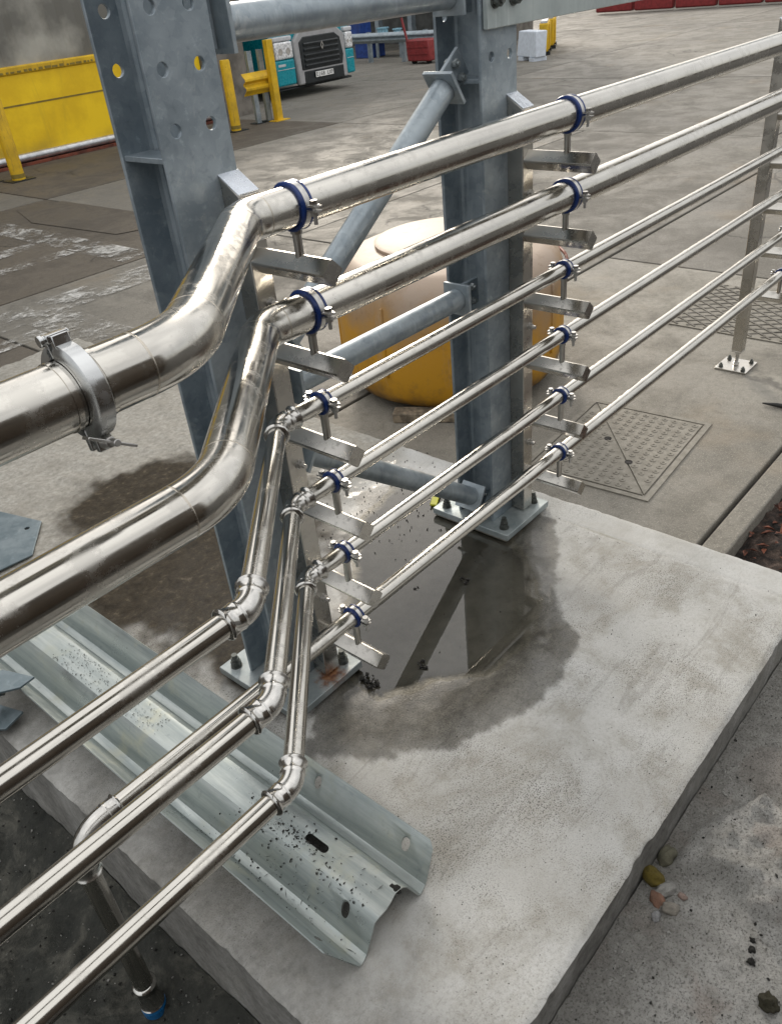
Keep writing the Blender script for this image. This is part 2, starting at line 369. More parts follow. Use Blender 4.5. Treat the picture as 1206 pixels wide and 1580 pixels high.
# ------------------------------------------------------------------ mesh helpers
class MB:
    def __init__(s): s.v = []; s.f = []
    def add(s, vs, fs):
        o = len(s.v); s.v += [tuple(p) for p in vs]; s.f += [tuple(i + o for i in f) for f in fs]; return s
    def box(s, x0, x1, y0, y1, z0, z1):
        return s.add([(x0, y0, z0), (x1, y0, z0), (x1, y1, z0), (x0, y1, z0), (x0, y0, z1), (x1, y0, z1), (x1, y1, z1), (x0, y1, z1)],
                     [(3, 2, 1, 0), (4, 5, 6, 7), (0, 1, 5, 4), (1, 2, 6, 5), (2, 3, 7, 6), (3, 0, 4, 7)])
    def obox(s, c, ax, ay, az):
        c, ax, ay, az = map(Vector, (c, ax, ay, az))
        vs = [c + ax * i + ay * j + az * k for k in (-1, 1) for i, j in ((-1, -1), (1, -1), (1, 1), (-1, 1))]
        fs = [(3, 2, 1, 0), (4, 5, 6, 7), (0, 1, 5, 4), (1, 2, 6, 5), (2, 3, 7, 6), (3, 0, 4, 7)]
        if ax.cross(ay).dot(az) < 0: fs = [tuple(reversed(f)) for f in fs]
        return s.add(vs, fs)
    def sweep(s, pts, rad, n=24, caps=True, ph=0.):
        pts = [Vector(p) for p in pts]
        if not isinstance(rad, (list, tuple)): rad = [rad] * len(pts)
        t0 = (pts[1] - pts[0]).normalized()
        up = Vector((0, 0, 1)) if abs(t0.z) < .9 else Vector((0, 1, 0))
        nrm = (up - t0 * up.dot(t0)).normalized()
        vs = []
        for i, p in enumerate(pts):
            a = pts[max(0, i - 1)]; b = pts[min(len(pts) - 1, i + 1)]
            if (b - a).length < 1e-9: t = t0
            else: t = (b - a).normalized()
            nrm = (nrm - t * nrm.dot(t)).normalized(); bn = t.cross(nrm)
            for k in range(n):
                an = 2 * math.pi * k / n + ph
                vs.append(p + (nrm * math.cos(an) + bn * math.sin(an)) * rad[i])
        fs = []
        for i in range(len(pts) - 1):
            for k in range(n):
                k2 = (k + 1) % n
                fs.append((i * n + k, i * n + k2, (i + 1) * n + k2, (i + 1) * n + k))
        if caps:
            fs.append(tuple(reversed(range(n)))); fs.append(tuple(range((len(pts) - 1) * n, len(pts) * n)))
        return s.add(vs, fs)
    def cyl(s, p0, p1, r, n=20, r1=None, caps=True, ph=0.):
        return s.sweep([p0, p1], [r, r if r1 is None else r1], n, caps, ph)
    def ring(s, c, axis, ri, ro, w, n=40, a0=0., a1=2 * math.pi, up=None):
        """flat band (hollow cylinder, possibly an arc) round an axis"""
        c = Vector(c); axis = Vector(axis).normalized()
        u = Vector(up) if up else (Vector((0, 0, 1)) if abs(axis.z) < .9 else Vector((0, 1, 0)))
        u = (u - axis * u.dot(axis)).normalized(); v = axis.cross(u)
        full = abs(a1 - a0 - 2 * math.pi) < 1e-6
        m = n if full else n + 1
        vs = []
        for k in range(m):
            an = a0 + (a1 - a0) * k / n; d = u * math.cos(an) + v * math.sin(an)
            for rr, ww in ((ri, -w / 2), (ro, -w / 2), (ro, w / 2), (ri, w / 2)): vs.append(c + d * rr + axis * ww)
        fs = []
        for k in range(n):
            k2 = (k + 1) % m
            for j in range(4):
                j2 = (j + 1) % 4
                fs.append((k * 4 + j, k2 * 4 + j, k2 * 4 + j2, k * 4 + j2))
        if not full:
            fs.append((0, 1, 2, 3)); e = (m - 1) * 4; fs.append((e + 3, e + 2, e + 1, e))
        return s.add(vs, fs)
    def prism(s, poly, vec):
        vec = Vector(vec); n = len(poly); a = [Vector(p) for p in poly]; b = [p + vec for p in a]
        fs = [tuple(reversed(range(n))), tuple(range(n, 2 * n))] + [(i, (i + 1) % n, n + (i + 1) % n, n + i) for i in range(n)]
        return s.add(a + b, fs)
    def lathe(s, prof, c=(0, 0, 0), n=32):
        vs = []; m = len(prof)
        for k in range(n):
            an = 2 * math.pi * k / n
            for r, z in prof: vs.append((c[0] + r * math.cos(an), c[1] + r * math.sin(an), c[2] + z))
        fs = []
        for k in range(n):
            k2 = (k + 1) % n
            for j in range(m - 1): fs.append((k * m + j, k2 * m + j, k2 * m + j + 1, k * m + j + 1))
        fs.append(tuple(k * m for k in reversed(range(n)))); fs.append(tuple(k * m + m - 1 for k in range(n)))
        return s.add(vs, fs)
    def hexn(s, c, axis, r, h):
        c = Vector(c); axis = Vector(axis).normalized(); return s.cyl(c - axis * h / 2, c + axis * h / 2, r, 6)
    def mesh(s, name, mat, smooth=35):
        me = bpy.data.meshes.new(name); me.from_pydata(s.v, [], s.f); me.validate()
        bm = bmesh.new(); bm.from_mesh(me); bmesh.ops.recalc_face_normals(bm, faces=bm.faces); bm.to_mesh(me); bm.free()
        if smooth:
            me.polygons.foreach_set('use_smooth', [True] * len(me.polygons)); me.set_sharp_from_angle(angle=math.radians(smooth))
        if mat: me.materials.append(MT[mat] if isinstance(mat, str) else mat)
        return me
    def build(s, name, mat, parent=None, loc=(0, 0, 0), bevel=0., smooth=35):
        return link(name, s.mesh(name, mat, smooth), parent, loc, bevel)

def link(name, me, parent=None, loc=(0, 0, 0), bevel=0., rot=None):
    o = bpy.data.objects.new(name, me); COL.objects.link(o)
    if parent: o.parent = parent
    o.location = loc
    if rot: o.rotation_euler = rot
    if bevel:
        b = o.modifiers.new('bevel', 'BEVEL'); b.width = bevel; b.segments = 2; b.limit_method = 'ANGLE'; b.angle_limit = math.radians(40)
        b.harden_normals = False
    return o
def tag(o, label, cat, group=None):
    o['label'] = label; o['category'] = cat
    if group: o['group'] = group
    return o
def thing(name, label, cat, loc=(0, 0, 0), group=None, rz=0.):
    o = bpy.data.objects.new(name, None); COL.objects.link(o); o.location = loc; o.rotation_euler = (0, 0, rz); o.empty_display_size = .05
    return tag(o, label, cat, group)
def structure(o): o['kind'] = 'structure'; return o
def stuff(o): o['kind'] = 'stuff'; return o
def copy_tree(o, parent=None):
    c = o.copy(); COL.objects.link(c); c.parent = parent
    for ch in list(o.children): copy_tree(ch, c)
    return c
def evaluated_mesh(o):
    dg = bpy.context.evaluated_depsgraph_get(); return bpy.data.meshes.new_from_object(o.evaluated_get(dg))
def holed_plate(name, outline, holes, thick, mat):
    """flat plate in the XY plane with real round or slotted holes, centred on z=0"""
    cu = bpy.data.curves.new('tmp', 'CURVE'); cu.dimensions = '2D'; cu.fill_mode = 'BOTH'; cu.extrude = thick / 2
    for pts in [outline] + holes:
        sp = cu.splines.new('POLY'); sp.points.add(len(pts) - 1); sp.use_cyclic_u = True
        for p, q in zip(sp.points, pts): p.co = (q[0], q[1], 0, 1)
    o = bpy.data.objects.new('tmp', cu); COL.objects.link(o)
    me = evaluated_mesh(o); bpy.data.objects.remove(o); bpy.data.curves.remove(cu)
    me.name = name; me.materials.clear(); me.materials.append(MT[mat])
    bm = bmesh.new(); bm.from_mesh(me); bmesh.ops.remove_doubles(bm, verts=bm.verts, dist=1e-5); bmesh.ops.recalc_face_normals(bm, faces=bm.faces); bm.to_mesh(me); bm.free()
    return me
def circle(x, y, r, n=20): return [(x + r * math.cos(2 * math.pi * k / n), y + r * math.sin(2 * math.pi * k / n)) for k in range(n)]
def fbm(x, y, s, o=5, seed=0.):
    return noise.fractal(Vector((x * s + seed, y * s - seed, seed * .37)), 1.0, 2.0, o)
def poly_sd(poly, x, y):
    """signed distance to a polygon, positive inside"""
    d = 1e9; ins = False; n = len(poly)
    for i in range(n):
        ax, ay = poly[i]; bx, by = poly[(i + 1) % n]
        ex, ey = bx - ax, by - ay; t = max(0, min(1, ((x - ax) * ex + (y - ay) * ey) / (ex * ex + ey * ey)))
        d = min(d, (x - ax - ex * t) ** 2 + (y - ay - ey * t) ** 2)
        if (ay > y) != (by > y) and x < (bx - ax) * (y - ay) / (by - ay) + ax: ins = not ins
    return math.sqrt(d) * (1 if ins else -1)
def sstep(a, b, x): t = max(0, min(1, (x - a) / (b - a))); return t * t * (3 - 2 * t)
def float_attr(me, name, vals):
    a = me.attributes.new(name, 'FLOAT', 'POINT'); a.data.foreach_set('value', vals)
def grid_mesh(name, xs, ys, hfun, mat, attrs=(), skirt=None):
    nx, ny = len(xs), len(ys); vs = []; at = {k: [] for k in attrs}
    for y in ys:
        for x in xs:
            z, d = hfun(x, y); vs.append((x, y, z))
            for k in attrs: at[k].append(d.get(k, 0.))
    fs = [(j * nx + i, j * nx + i + 1, (j + 1) * nx + i + 1, (j + 1) * nx + i) for j in range(ny - 1) for i in range(nx - 1)]
    nv = len(vs)
    if skirt is not None:
        rim = [i for i in range(nx)] + [j * nx + nx - 1 for j in range(1, ny)] + [(ny - 1) * nx + i for i in range(nx - 2, -1, -1)] + [j * nx for j in range(ny - 2, 0, -1)]
        b0 = len(vs)
        for r in rim: vs.append((vs[r][0], vs[r][1], vs[r][2] - .004))
        b1 = len(vs)
        for r in rim: vs.append((vs[r][0], vs[r][1], skirt))
        for k in attrs: at[k] += ([1.0] * len(rim) if k == 'dark_zone' else [at[k][r] * .3 for r in rim]) * 2  # side faces take the darker tone in full
        m = len(rim)
        for i in range(m):
            j = (i + 1) % m
            fs.append((rim[j], rim[i], b0 + i, b0 + j)); fs.append((b0 + j, b0 + i, b1 + i, b1 + j))
    me = bpy.data.meshes.new(name); me.from_pydata(vs, [], fs)
    me.polygons.foreach_set('use_smooth', [True] * len(me.polygons))
    if skirt is not None: me.set_sharp_from_angle(angle=math.radians(50))
    for k in attrs: float_attr(me, k, at[k])
    me.materials.append(MT[mat]); return me
def frange(a, b, step):
    n = max(1, int(round((b - a) / step))); return [a + (b - a) * i / n for i in range(n + 1)]

# ================================================================== SETTING
G = -0.20                                            # yard level; the slab top is z = 0
ground = structure(MB().box(-120, 160, -120, 160, -.62, -.60).build('ground', 'asphalt', smooth=0))

# --- raised concrete slab with damp patches
WET = [(.82, 1.162), (1.09, 1.383), (1.8, 1.879), (2.027, 1.782), (2.058, 1.474), (2.02, 1.21), (1.822, 1.09), (1.712, 1.018), (1.551, .844), (1.416, .813), (1.228, .817), (1.047, .887), (.93, 1.0)]
CORE = [(1.10, 1.33), (1.671, 1.762), (1.968, 1.831), (2.024, 1.655), (1.84, 1.25), (1.64, 1.01), (1.45, .94), (1.265, .975), (1.145, 1.081), (1.06, 1.146)]
MUD = [(1.028, 2.791), (1.282, 2.876), (1.616, 2.846), (1.702, 2.599), (1.82, 2.265), (1.72, 2.029), (1.09, 1.40), (.84, 1.30), (.775, 1.45), (.775, 1.698), (.78, 2.198), (.86, 2.47)]
SX0, SX1, SY0, SY1 = .36, 2.16, .39, 4.48
def slab_h(x, y):
    n1 = fbm(x, y, 3.2, 5, 1.7); n2 = fbm(x, y, 14, 5, 4.1)
    z = .0012 * fbm(x, y, 9, 4, 9.3) + .0007 * n2
    d = {}
    if .7 < x and .7 < y < 2.1:
        s = poly_sd(WET, x, y) + .03 * n1 + .022 * n2 + .010 * fbm(x, y, 45, 4, 2.9)
        d['wet'] = .72 * sstep(-.014, .008, s) + .28 * sstep(.0, .12, s)
        c = poly_sd(CORE, x, y) + .02 * n1 + .012 * n2
        z -= .0055 * sstep(-.05, .07, c); d['film'] = sstep(-.16, -.01, c) * (1 - sstep(.01, .05, c)); d['pool'] = sstep(-.02, .06, c)
    if .7 < x and 1.2 < y < 3.1:
        s = poly_sd(MUD, x, y) + .10 * n1 + .05 * n2
        d['mud'] = sstep(-.06, .09, s)
    d['rough_zone'] = sstep(1.85, 2.15, y + .25 * n1)
    if d['rough_zone'] > 0: z += d['rough_zone'] * (.006 * fbm(x, y, 12, 6, 2.2) + .003 * n2)
    e = sstep(2.035, 2.05, x) * (1 - d['rough_zone']); d['edge'] = e * .8
    z -= .0022 * math.exp(-((x - 2.04) / .005) ** 2) * (1 - d['rough_zone'])
    d['dark_zone'] = .75 * (1 - sstep(.40, .66, x + .10 * n1))  # slab colour darkens towards the trench side
    # chipped, worn arris
    ed = min(x - SX0, SX1 - x, y - SY0, SY1 - y)
    if ed < .03: z -= (1 - sstep(0, .016, ed)) * (.005 + .006 * max(0, fbm(x, y, 22, 4, 6.6)))
    return z, d
xs = frange(SX0, SX0 + .03, .006)[:-1] + frange(SX0 + .03, SX1, .0085)
ys = frange(SY0, SY0 + .03, .006)[:-1] + frange(SY0 + .03, 2.9, .0085)[:-1] + frange(2.9, SY1, .03)
slab_me = grid_mesh('concrete_slab', xs, ys, slab_h, 'slab', ('wet', 'mud', 'rough_zone', 'edge', 'film', 'dark_zone', 'pool'), -.55)
for v in slab_me.vertices:                              # crumbled, uneven arrises
    x, y, z = v.co
    ch = .0015 + .007 * max(0, fbm(x, y, 16, 5, 3.9) - .05) ** 1.2 + .006 * max(0, fbm(x, y, 5, 4, 7.9) - .42)
    if z > -.1:
        if x < SX0 + .0005: v.co.x += ch
        if x > SX1 - .0005: v.co.x -= ch
        if y < SY0 + .0005: v.co.y += ch
slab = structure(link('concrete_slab', slab_me))

# --- standing water: a level sheet that meets the slab's hollow
PZ_W = -.0016
def pud_h(x, y): return PZ_W, {'depth': max(-.004, PZ_W - slab_h(x, y)[0])}
pm_ = grid_mesh('puddle', frange(.98, 2.10, .010), frange(.86, 1.92, .010), pud_h, 'water', ('depth',))
bm = bmesh.new(); bm.from_mesh(pm_); lay = bm.verts.layers.float['depth']
bmesh.ops.delete(bm, geom=[f for f in bm.faces if max(v[lay] for v in f.verts) < -.0004], context='FACES'); bm.to_mesh(pm_); bm.free()
structure(link('puddle', pm_))

# --- yard of cast concrete panels with open joints
# the slab pit and planting bed are left open in the sub-base
yb = MB()
for r in ((-14, 2.16, 4.48, 60), (2.16, 60, .84, 60), ): yb.box(*r, -.30, -.235)
yard = structure(yb.build('yard', 'joint', smooth=0))
PANELS = [(-8, 2.16, 4.48, 6.25, 'yard3'), (2.16, 4.77, 2.75, 6.25, 'yard'), (4.77, 9.7, 2.75, 5.45, 'yard'), (4.77, 9.7, 5.45, 9.6, 'yard4'), (-8, -1, 6.25, 12.3, 'yard'), (-1, 4.77, 6.25, 9.6, 'yard3'), (-1, 4.77, 9.6, 12.3, 'yard'),
          (4.77, 9.7, 9.6, 12.3, 'yard3'), (5.3, 9.7, .84, 2.75, 'yard4'), (2.18, 5.3, .84, 2.75, 'yard2')]
XE = [9.7, 14.2, 19, 24, 30, 37, 46]; YE = [.84, 3.2, 9.6, 13.2, 17, 24, 34]
for i in range(len(XE) - 1):
    for j in range(len(YE) - 1): PANELS.append((XE[i], XE[i + 1], YE[j], YE[j + 1], ('yard4', 'yard', 'yard4')[(i * 2 + j) % 3]))
for (x0, x1, y0, y1, m) in PANELS:
    g = .011
    MB().box(x0 + g, x1 - g, y0 + g, y1 - g, -.26, G + random.uniform(-.002, .002)).build('concrete_panel', m, yard, bevel=.006, smooth=0)
# a dark resurfaced patch and a rough asphalt strip, as separate sheets
pa = MB(); pa.add([(4.8, 6.9, G + .006), (4.78, 9.25, G + .006), (4.30, 9.4, G + .006), (4.05, 8.6, G + .006), (4.15, 7.2, G + .006)], [(0, 1, 2, 3, 4)])
structure(pa.build('asphalt_patch', 'yard3', smooth=0))
# worn white bay markings
def stripe(x0, x1, y0, y1):
    m = MB(); m.add([(x0, y0, G + .0065), (x1, y0, G + .0065), (x1, y1, G + .0065), (x0, y1, G + .0065)], [(0, 1, 2, 3)])
    structure(m.build('painted_marking', 'road_paint', smooth=0))
for r in ((3.62, 3.92, 6.3, 9.3), (2.0, 3.6, 7.0, 7.2), (2.0, 3.6, 7.55, 7.8), (2.2, 3.95, 5.62, 6.02), (2.38, 2.72, 4.7, 5.6), (1.2, 2.36, 5.25, 5.45)): stripe(*r)

# --- lower ground: front rubble, trench, planting bed
def rub_h(x, y):
    z = -.092 + .008 * fbm(x, y, 4, 6, 3.3) + .005 * fbm(x, y, 22, 5, 8.8) + .0035 * fbm(x, y, 70, 4, 3.8)
    n = fbm(x, y, 7, 5, 5.1)
    dirt = sstep(.20, .34, y + .08 * n) + .35 * sstep(.25, .6, fbm(x, y, 5, 4, 12.)) 
    # a broken raised edge of old concrete
    lump = poly_sd([(1.13, .345), (1.24, .355), (1.40, .25), (1.35, .10), (1.20, .02), (1.12, .15), (1.16, .25)], x, y) + .02 * n
    z += .03 * sstep(-.012, .02, lump) * (1 + .9 * fbm(x, y, 18, 5, 2.4)); dirt *= 1 - sstep(-.01, .02, lump)
    z -= .018 * sstep(.27, .38, y)
    return z, {'dirt': max(0, min(1, dirt)) * .65}
structure(link('rubble_ground', grid_mesh('rubble_ground', frange(.2, 2.7, .009), frange(-.5, .389, .009), rub_h, 'rubble', ('dirt',))))
structure(MB().box(-3.2, 2.7, -2.6, -.501, -.6, -.13).build('path', 'asphalt', smooth=0))
structure(MB().box(-3.2, .199, -.5009, .199, -.6, -.13).build('path', 'asphalt', smooth=0))
def trench_h(x, y): return -.37 + .05 * fbm(x, y, 2.5, 5, 1.1) + .022 * fbm(x, y, 13, 6, 7.7) + .09 * sstep(.22, .358, x), {}
structure(link('trench_floor', grid_mesh('trench_floor', frange(-1.6, .359, .014), frange(.2, 4.4, .016), trench_h, 'soil')))
def bed_h(x, y): return -.27 + .03 * fbm(x, y, 5, 6, 4.4) + .015 * fbm(x, y, 30, 4, 2.), {}
structure(link('planting_bed', grid_mesh('planting_bed', frange(2.17, 5.2, .02), frange(-.5, .78, .02), bed_h, 'bed')))
structure(MB().box(2.2, 12, .745, .835, -.45, -.205).build('kerb', 'yard2', bevel=.008, smooth=0))
# dead leaves lying in the bed
lv = MB()
for i in range(420):
    x, y = random.uniform(2.2, 3.5), random.uniform(.1, .74); z = bed_h(x, y)[0] + random.uniform(.004, .02)
    a = random.uniform(0, 6.28); l = random.uniform(.012, .03); wv = l * random.uniform(.35, .6)
    u = Vector((math.cos(a), math.sin(a), random.uniform(-.5, .5))) * l; v = Vector((-math.sin(a), math.cos(a), random.uniform(-.5, .5))) * wv
    c = Vector((x, y, z)); k = Vector((0, 0, l * .35))
    lv.add([c - u, c - v * .9 + k, c + u * 1.1, c + v + k], [(0, 1, 2), (0, 2, 3)])
o = stuff(lv.build('leaf_litter', 'leaf', smooth=0)); tag(o, 'reddish brown dead leaves in the soil bed beyond the slab', 'leaf litter')
# fine grit scattered on the slab and trench
def lump_mesh(name, mat, seed, flat=.7, rough=.35, sub=2):
    bm = bmesh.new(); bmesh.ops.create_icosphere(bm, subdivisions=sub, radius=1)
    for v in bm.verts:
        f = 1 + rough * noise.fractal(v.co * 1.6 + Vector((seed, seed * 2, 0)), 1, 2, 3)
        v.co = Vector((v.co.x * f, v.co.y * f, v.co.z * f * flat))
    me = bpy.data.meshes.new(name); bm.to_mesh(me); bm.free()
    me.polygons.foreach_set('use_smooth', [True] * len(me.polygons)); me.materials.append(MT[mat] if isinstance(mat, str) else mat); return me
gr = MB(); tet = [(1.3, 0, 0), (-1.3, 0, 0), (0, 1, 0), (0, -1, 0), (0, 0, .8), (0, 0, -.8)]; tf = [(0, 2, 4), (2, 1, 4), (1, 3, 4), (3, 0, 4), (2, 0, 5), (1, 2, 5), (3, 1, 5), (0, 3, 5)]
def grit(x, y, z, s):
    q = Matrix.Rotation(random.uniform(0, 6.28), 3, Vector((random.random(), random.random(), random.random() + .1)).normalized())
    gr.add([(Vector((x, y, z)) + q @ (Vector(t) * s * random.uniform(.6, 1.2))) for t in tet], tf)
for i in range(260):
    x, y = random.gauss(1.78, .22), random.gauss(1.75, .14)
    if SX0 < x < SX1: grit(x, y, .001, random.uniform(.0012, .004))
for i in range(220):
    x, y = random.uniform(.6, 2.1), random.uniform(.42, 1.3); grit(x, y, 0, random.uniform(.0007, .0022))
for i in range(900):
    x, y = random.uniform(.3, 2.4), random.uniform(-.4, .385); grit(x, y, rub_h(x, y)[0] + .001, random.choice([.001, .0015, .002, .0025, .0045]))
for i in range(500):
    x, y = random.uniform(-.1, .35), random.uniform(.6, 2.2); grit(x, y, trench_h(x, y)[0] + .002, random.uniform(.0015, .005))
o = stuff(gr.build('grit', 'clod', smooth=0)); tag(o, 'dark grit scattered over the slab and broken ground', 'grit')
gr = MB()
for i in range(1300):
    x, y = random.uniform(.3, 2.4), random.uniform(-.4, .385); grit(x, y, rub_h(x, y)[0], random.choice([.001, .0014, .0018, .0025, .004]))
for i in range(500):
    x, y = random.uniform(.4, 2.2), random.gauss(.34, .04)
    if y < .386: grit(x, y, rub_h(x, y)[0], random.choice([.0015, .0022, .0035, .005]))
for i in range(350):
    x, y = random.uniform(-.1, .35), random.uniform(.6, 2.2); grit(x, y, trench_h(x, y)[0] + .002, random.uniform(.001, .004))
o = stuff(gr.build('gravel_chips', 'rubble', smooth=0)); tag(o, 'pale gravel chips on the broken ground beside the slab and in the trench', 'gravel')

# ================================================================== STEEL POSTS
PA, PB, PY = .982, 1.946, 1.4105                     # post centres
FW, FD = .078, .0725                                 # half width, half depth
ZT = 2.35
BACK_HOLES = [(dx, z) for z in (1.5, 1.592, 1.69, 1.79) for dx in (-.042, .038)] + [(.038, 1.403)]
FRONT_HOLES = [(dx, z) for z in (1.403, 1.5, 1.592, 1.69, 1.79) for dx in (-.042, .038)]
def make_post(name, label, cx, plate_mat, front_holes, packers):
    p = thing(name, label, 'steel post', (cx, PY, 0), 'galvanised H section posts')
    z0 = .031
    def flange(holes, y):
        me = holed_plate('flange', [(-FW, z0), (FW, z0), (FW, ZT), (-FW, ZT)], [circle(dx, z, .0115) for dx, z in holes], .0095, 'galv')
        o = link('flange', me, p, (0, y, 0), .0012); o.rotation_euler = (math.pi / 2, 0, 0); return o
    flange(front_holes, -FD + .0048); flange(BACK_HOLES, FD - .0048)
    w = MB(); w.box(-.0036, .0036, -FD + .0095, FD - .0095, z0, ZT)
    for sx in (-1, 1):                                # root fillets
        for sy in (-1, 1):
            y = sy * (FD - .0095); w.prism([(sx * .0036, y, z0), (sx * .0146, y, z0), (sx * .0070, y - sy * .0034, z0), (sx * .0036, y - sy * .011, z0)], (0, 0, ZT - z0))
    w.build('web', 'galv', p)
    for sx in (-1, 1):
        s = MB(); y = FD - .0097; x0, x1 = sx * .0147, sx * .074
        s.prism([(x0, -y, 1.352), (x1, -y, 1.352), (x1, y, 1.352), (x0, y, 1.352)], (0, 0, .010)); s.build('stiffener', 'galv', p, bevel=.0012)
    pl = MB().box(-.122, .130, -.158, .154, .009, .031).build('base_plate', plate_mat, p, bevel=.002)
    MB().box(-.118, .126, -.150, .150, .0015, .0088).build('packer', 'castiron', pl, bevel=.001) if packers else MB().box(-.09, .126, -.150, .150, .0015, .0088).build('packer', 'clod', pl)
    for bx, by in ((-.088, .118), (.098, .112), (-.088, -.122), (.098, -.116)):
        b = MB(); b.cyl((bx, by, .031), (bx, by, .034), .0165, 20); b.hexn((bx, by, .042), (0, 0, 1), .0145, .016); b.cyl((bx, by, .05), (bx, by, .072), .008, 14)
        b.hexn((bx, by, .0565), (0, 0, 1), .0115, .009); b.build('anchor_bolt', 'bolt_dark', pl)
    return p
postA = make_post('steel_post', 'galvanised H section post at left with punched holes and rust stained base plate', PA, 'plate_a', FRONT_HOLES, False)
postB = make_post('steel_post', 'galvanised H section post near the centre where the diagonal braces meet', PB, 'plate_b', [(.046, 1.406), (-.034, 1.407)], True)

# ---------------------------------------------------------------- tubular bracing between the posts (web plane)
def brace(name, label, p0, p1, r, fin0=True, fin1=True, mat='galv_tube'):
    p0, p1 = Vector(p0), Vector(p1); base = p0 if p0.z < p1.z else p1
    t = thing(name, label, 'brace', base); d = (p1 - p0).normalized(); up = Vector((0, 1, 0)); s = d.cross(up).normalized()
    L = lambda v: v - base
    MB().cyl(L(p0 + d * .006), L(p1 - d * .006), r, 32).build('tube', mat, t)
    for q, sg, fin in ((p0, -1, fin0), (p1, 1, fin1)):
        c = L(q); MB().obox(c, d * .005, up * (r + .014), s * (r + .014)).build('end_plate', mat, t, bevel=.001)
        if fin:
            fp = MB(); fp.obox(c + d * sg * .05, d * .0448, up * .005, s * (r + .006)); f = fp.build('fin_plate', 'galv', t, bevel=.001)
            for k in (-1, 1):
                b = MB(); bc = c + d * sg * .058 + s * k * .02
                b.hexn(bc - up * .012, up, .011, .012); b.hexn(bc + up * .012, up, .011, .012); b.cyl(bc - up * .024, bc + up * .02, .006, 12); b.build('bolt', 'bolt_galv', f)
    return t
def gusset(label, x0, x1, z0, z1, y, hole=True):
    cx, cz = (x0 + x1) / 2, (z0 + z1) / 2
    t = thing('gusset_plate', label, 'gusset plate', (cx, y, cz))
    hx, hz = (x1 - x0) / 2, (z1 - z0) / 2
    me = holed_plate('plate', [(-hx, -hz), (hx, -hz), (hx, hz), (-hx, hz)], [circle(hx * .2, -hz * .35, .009)] if hole else [], .010, 'galv')
    o = link('plate', me, t, (0, 0, 0), .001); o.rotation_euler = (math.pi / 2, 0, 0)
    m = MB(); m.hexn((hx * .2, -.011, hz * .35), (0, 1, 0), .012, .012); m.build('bolt', 'bolt_galv', t)
brace('brace_tube', 'horizontal galvanised tube rail at the top between the two posts', (1.128, PY, 1.551), (1.842, PY, 1.551), .0335, False, False)
brace('brace_tube', 'steep galvanised diagonal brace tube rising behind the top thick pipe to the centre post', (1.165, PY, .914), (1.808, PY, 1.352), .031)
brace('brace_tube', 'level galvanised brace tube meeting the centre post halfway up', (1.16, PY, .806), (1.822, PY, .806), .031)
brace('brace_tube', 'low galvanised diagonal brace tube falling to the foot of the centre post', (1.16, PY, .625), (1.842, PY, .123), .031)
gusset('perforated gusset plate joining the left post to the top tube rail', 1.061, 1.12, 1.512, 1.66, PY, True)
gusset('gusset plate joining the top tube rail to the centre post', 1.85, 1.93, 1.505, 1.66, PY, False)

# ---------------------------------------------------------------- flat rail bolted across the centre post
rl = thing('bolted_rail', 'galvanised rail bolted across the front of the centre post running off right', 'rail', (1.876, 1.331, 1.468))
m = MB(); m.box(0, 4.2, -.0075, .0055, 0, .145); m.build('web_plate', 'galv_rail', rl, bevel=.002)
m = MB(); m.box(.19, 4.2, .0056, .07, .138, .145); m.build('top_leg', 'galv', rl, bevel=.001)
for bx in (.034, .112):
    b = MB(); b.cyl((bx, -.0075, .06), (bx, -.011, .06), .019, 24); b.hexn((bx, -.019, .06), (0, 1, 0), .0155, .016); b.cyl((bx, -.02, .06), (bx, -.033, .06), .009, 16)
    b.build('bolt', 'bolt_dark', rl)

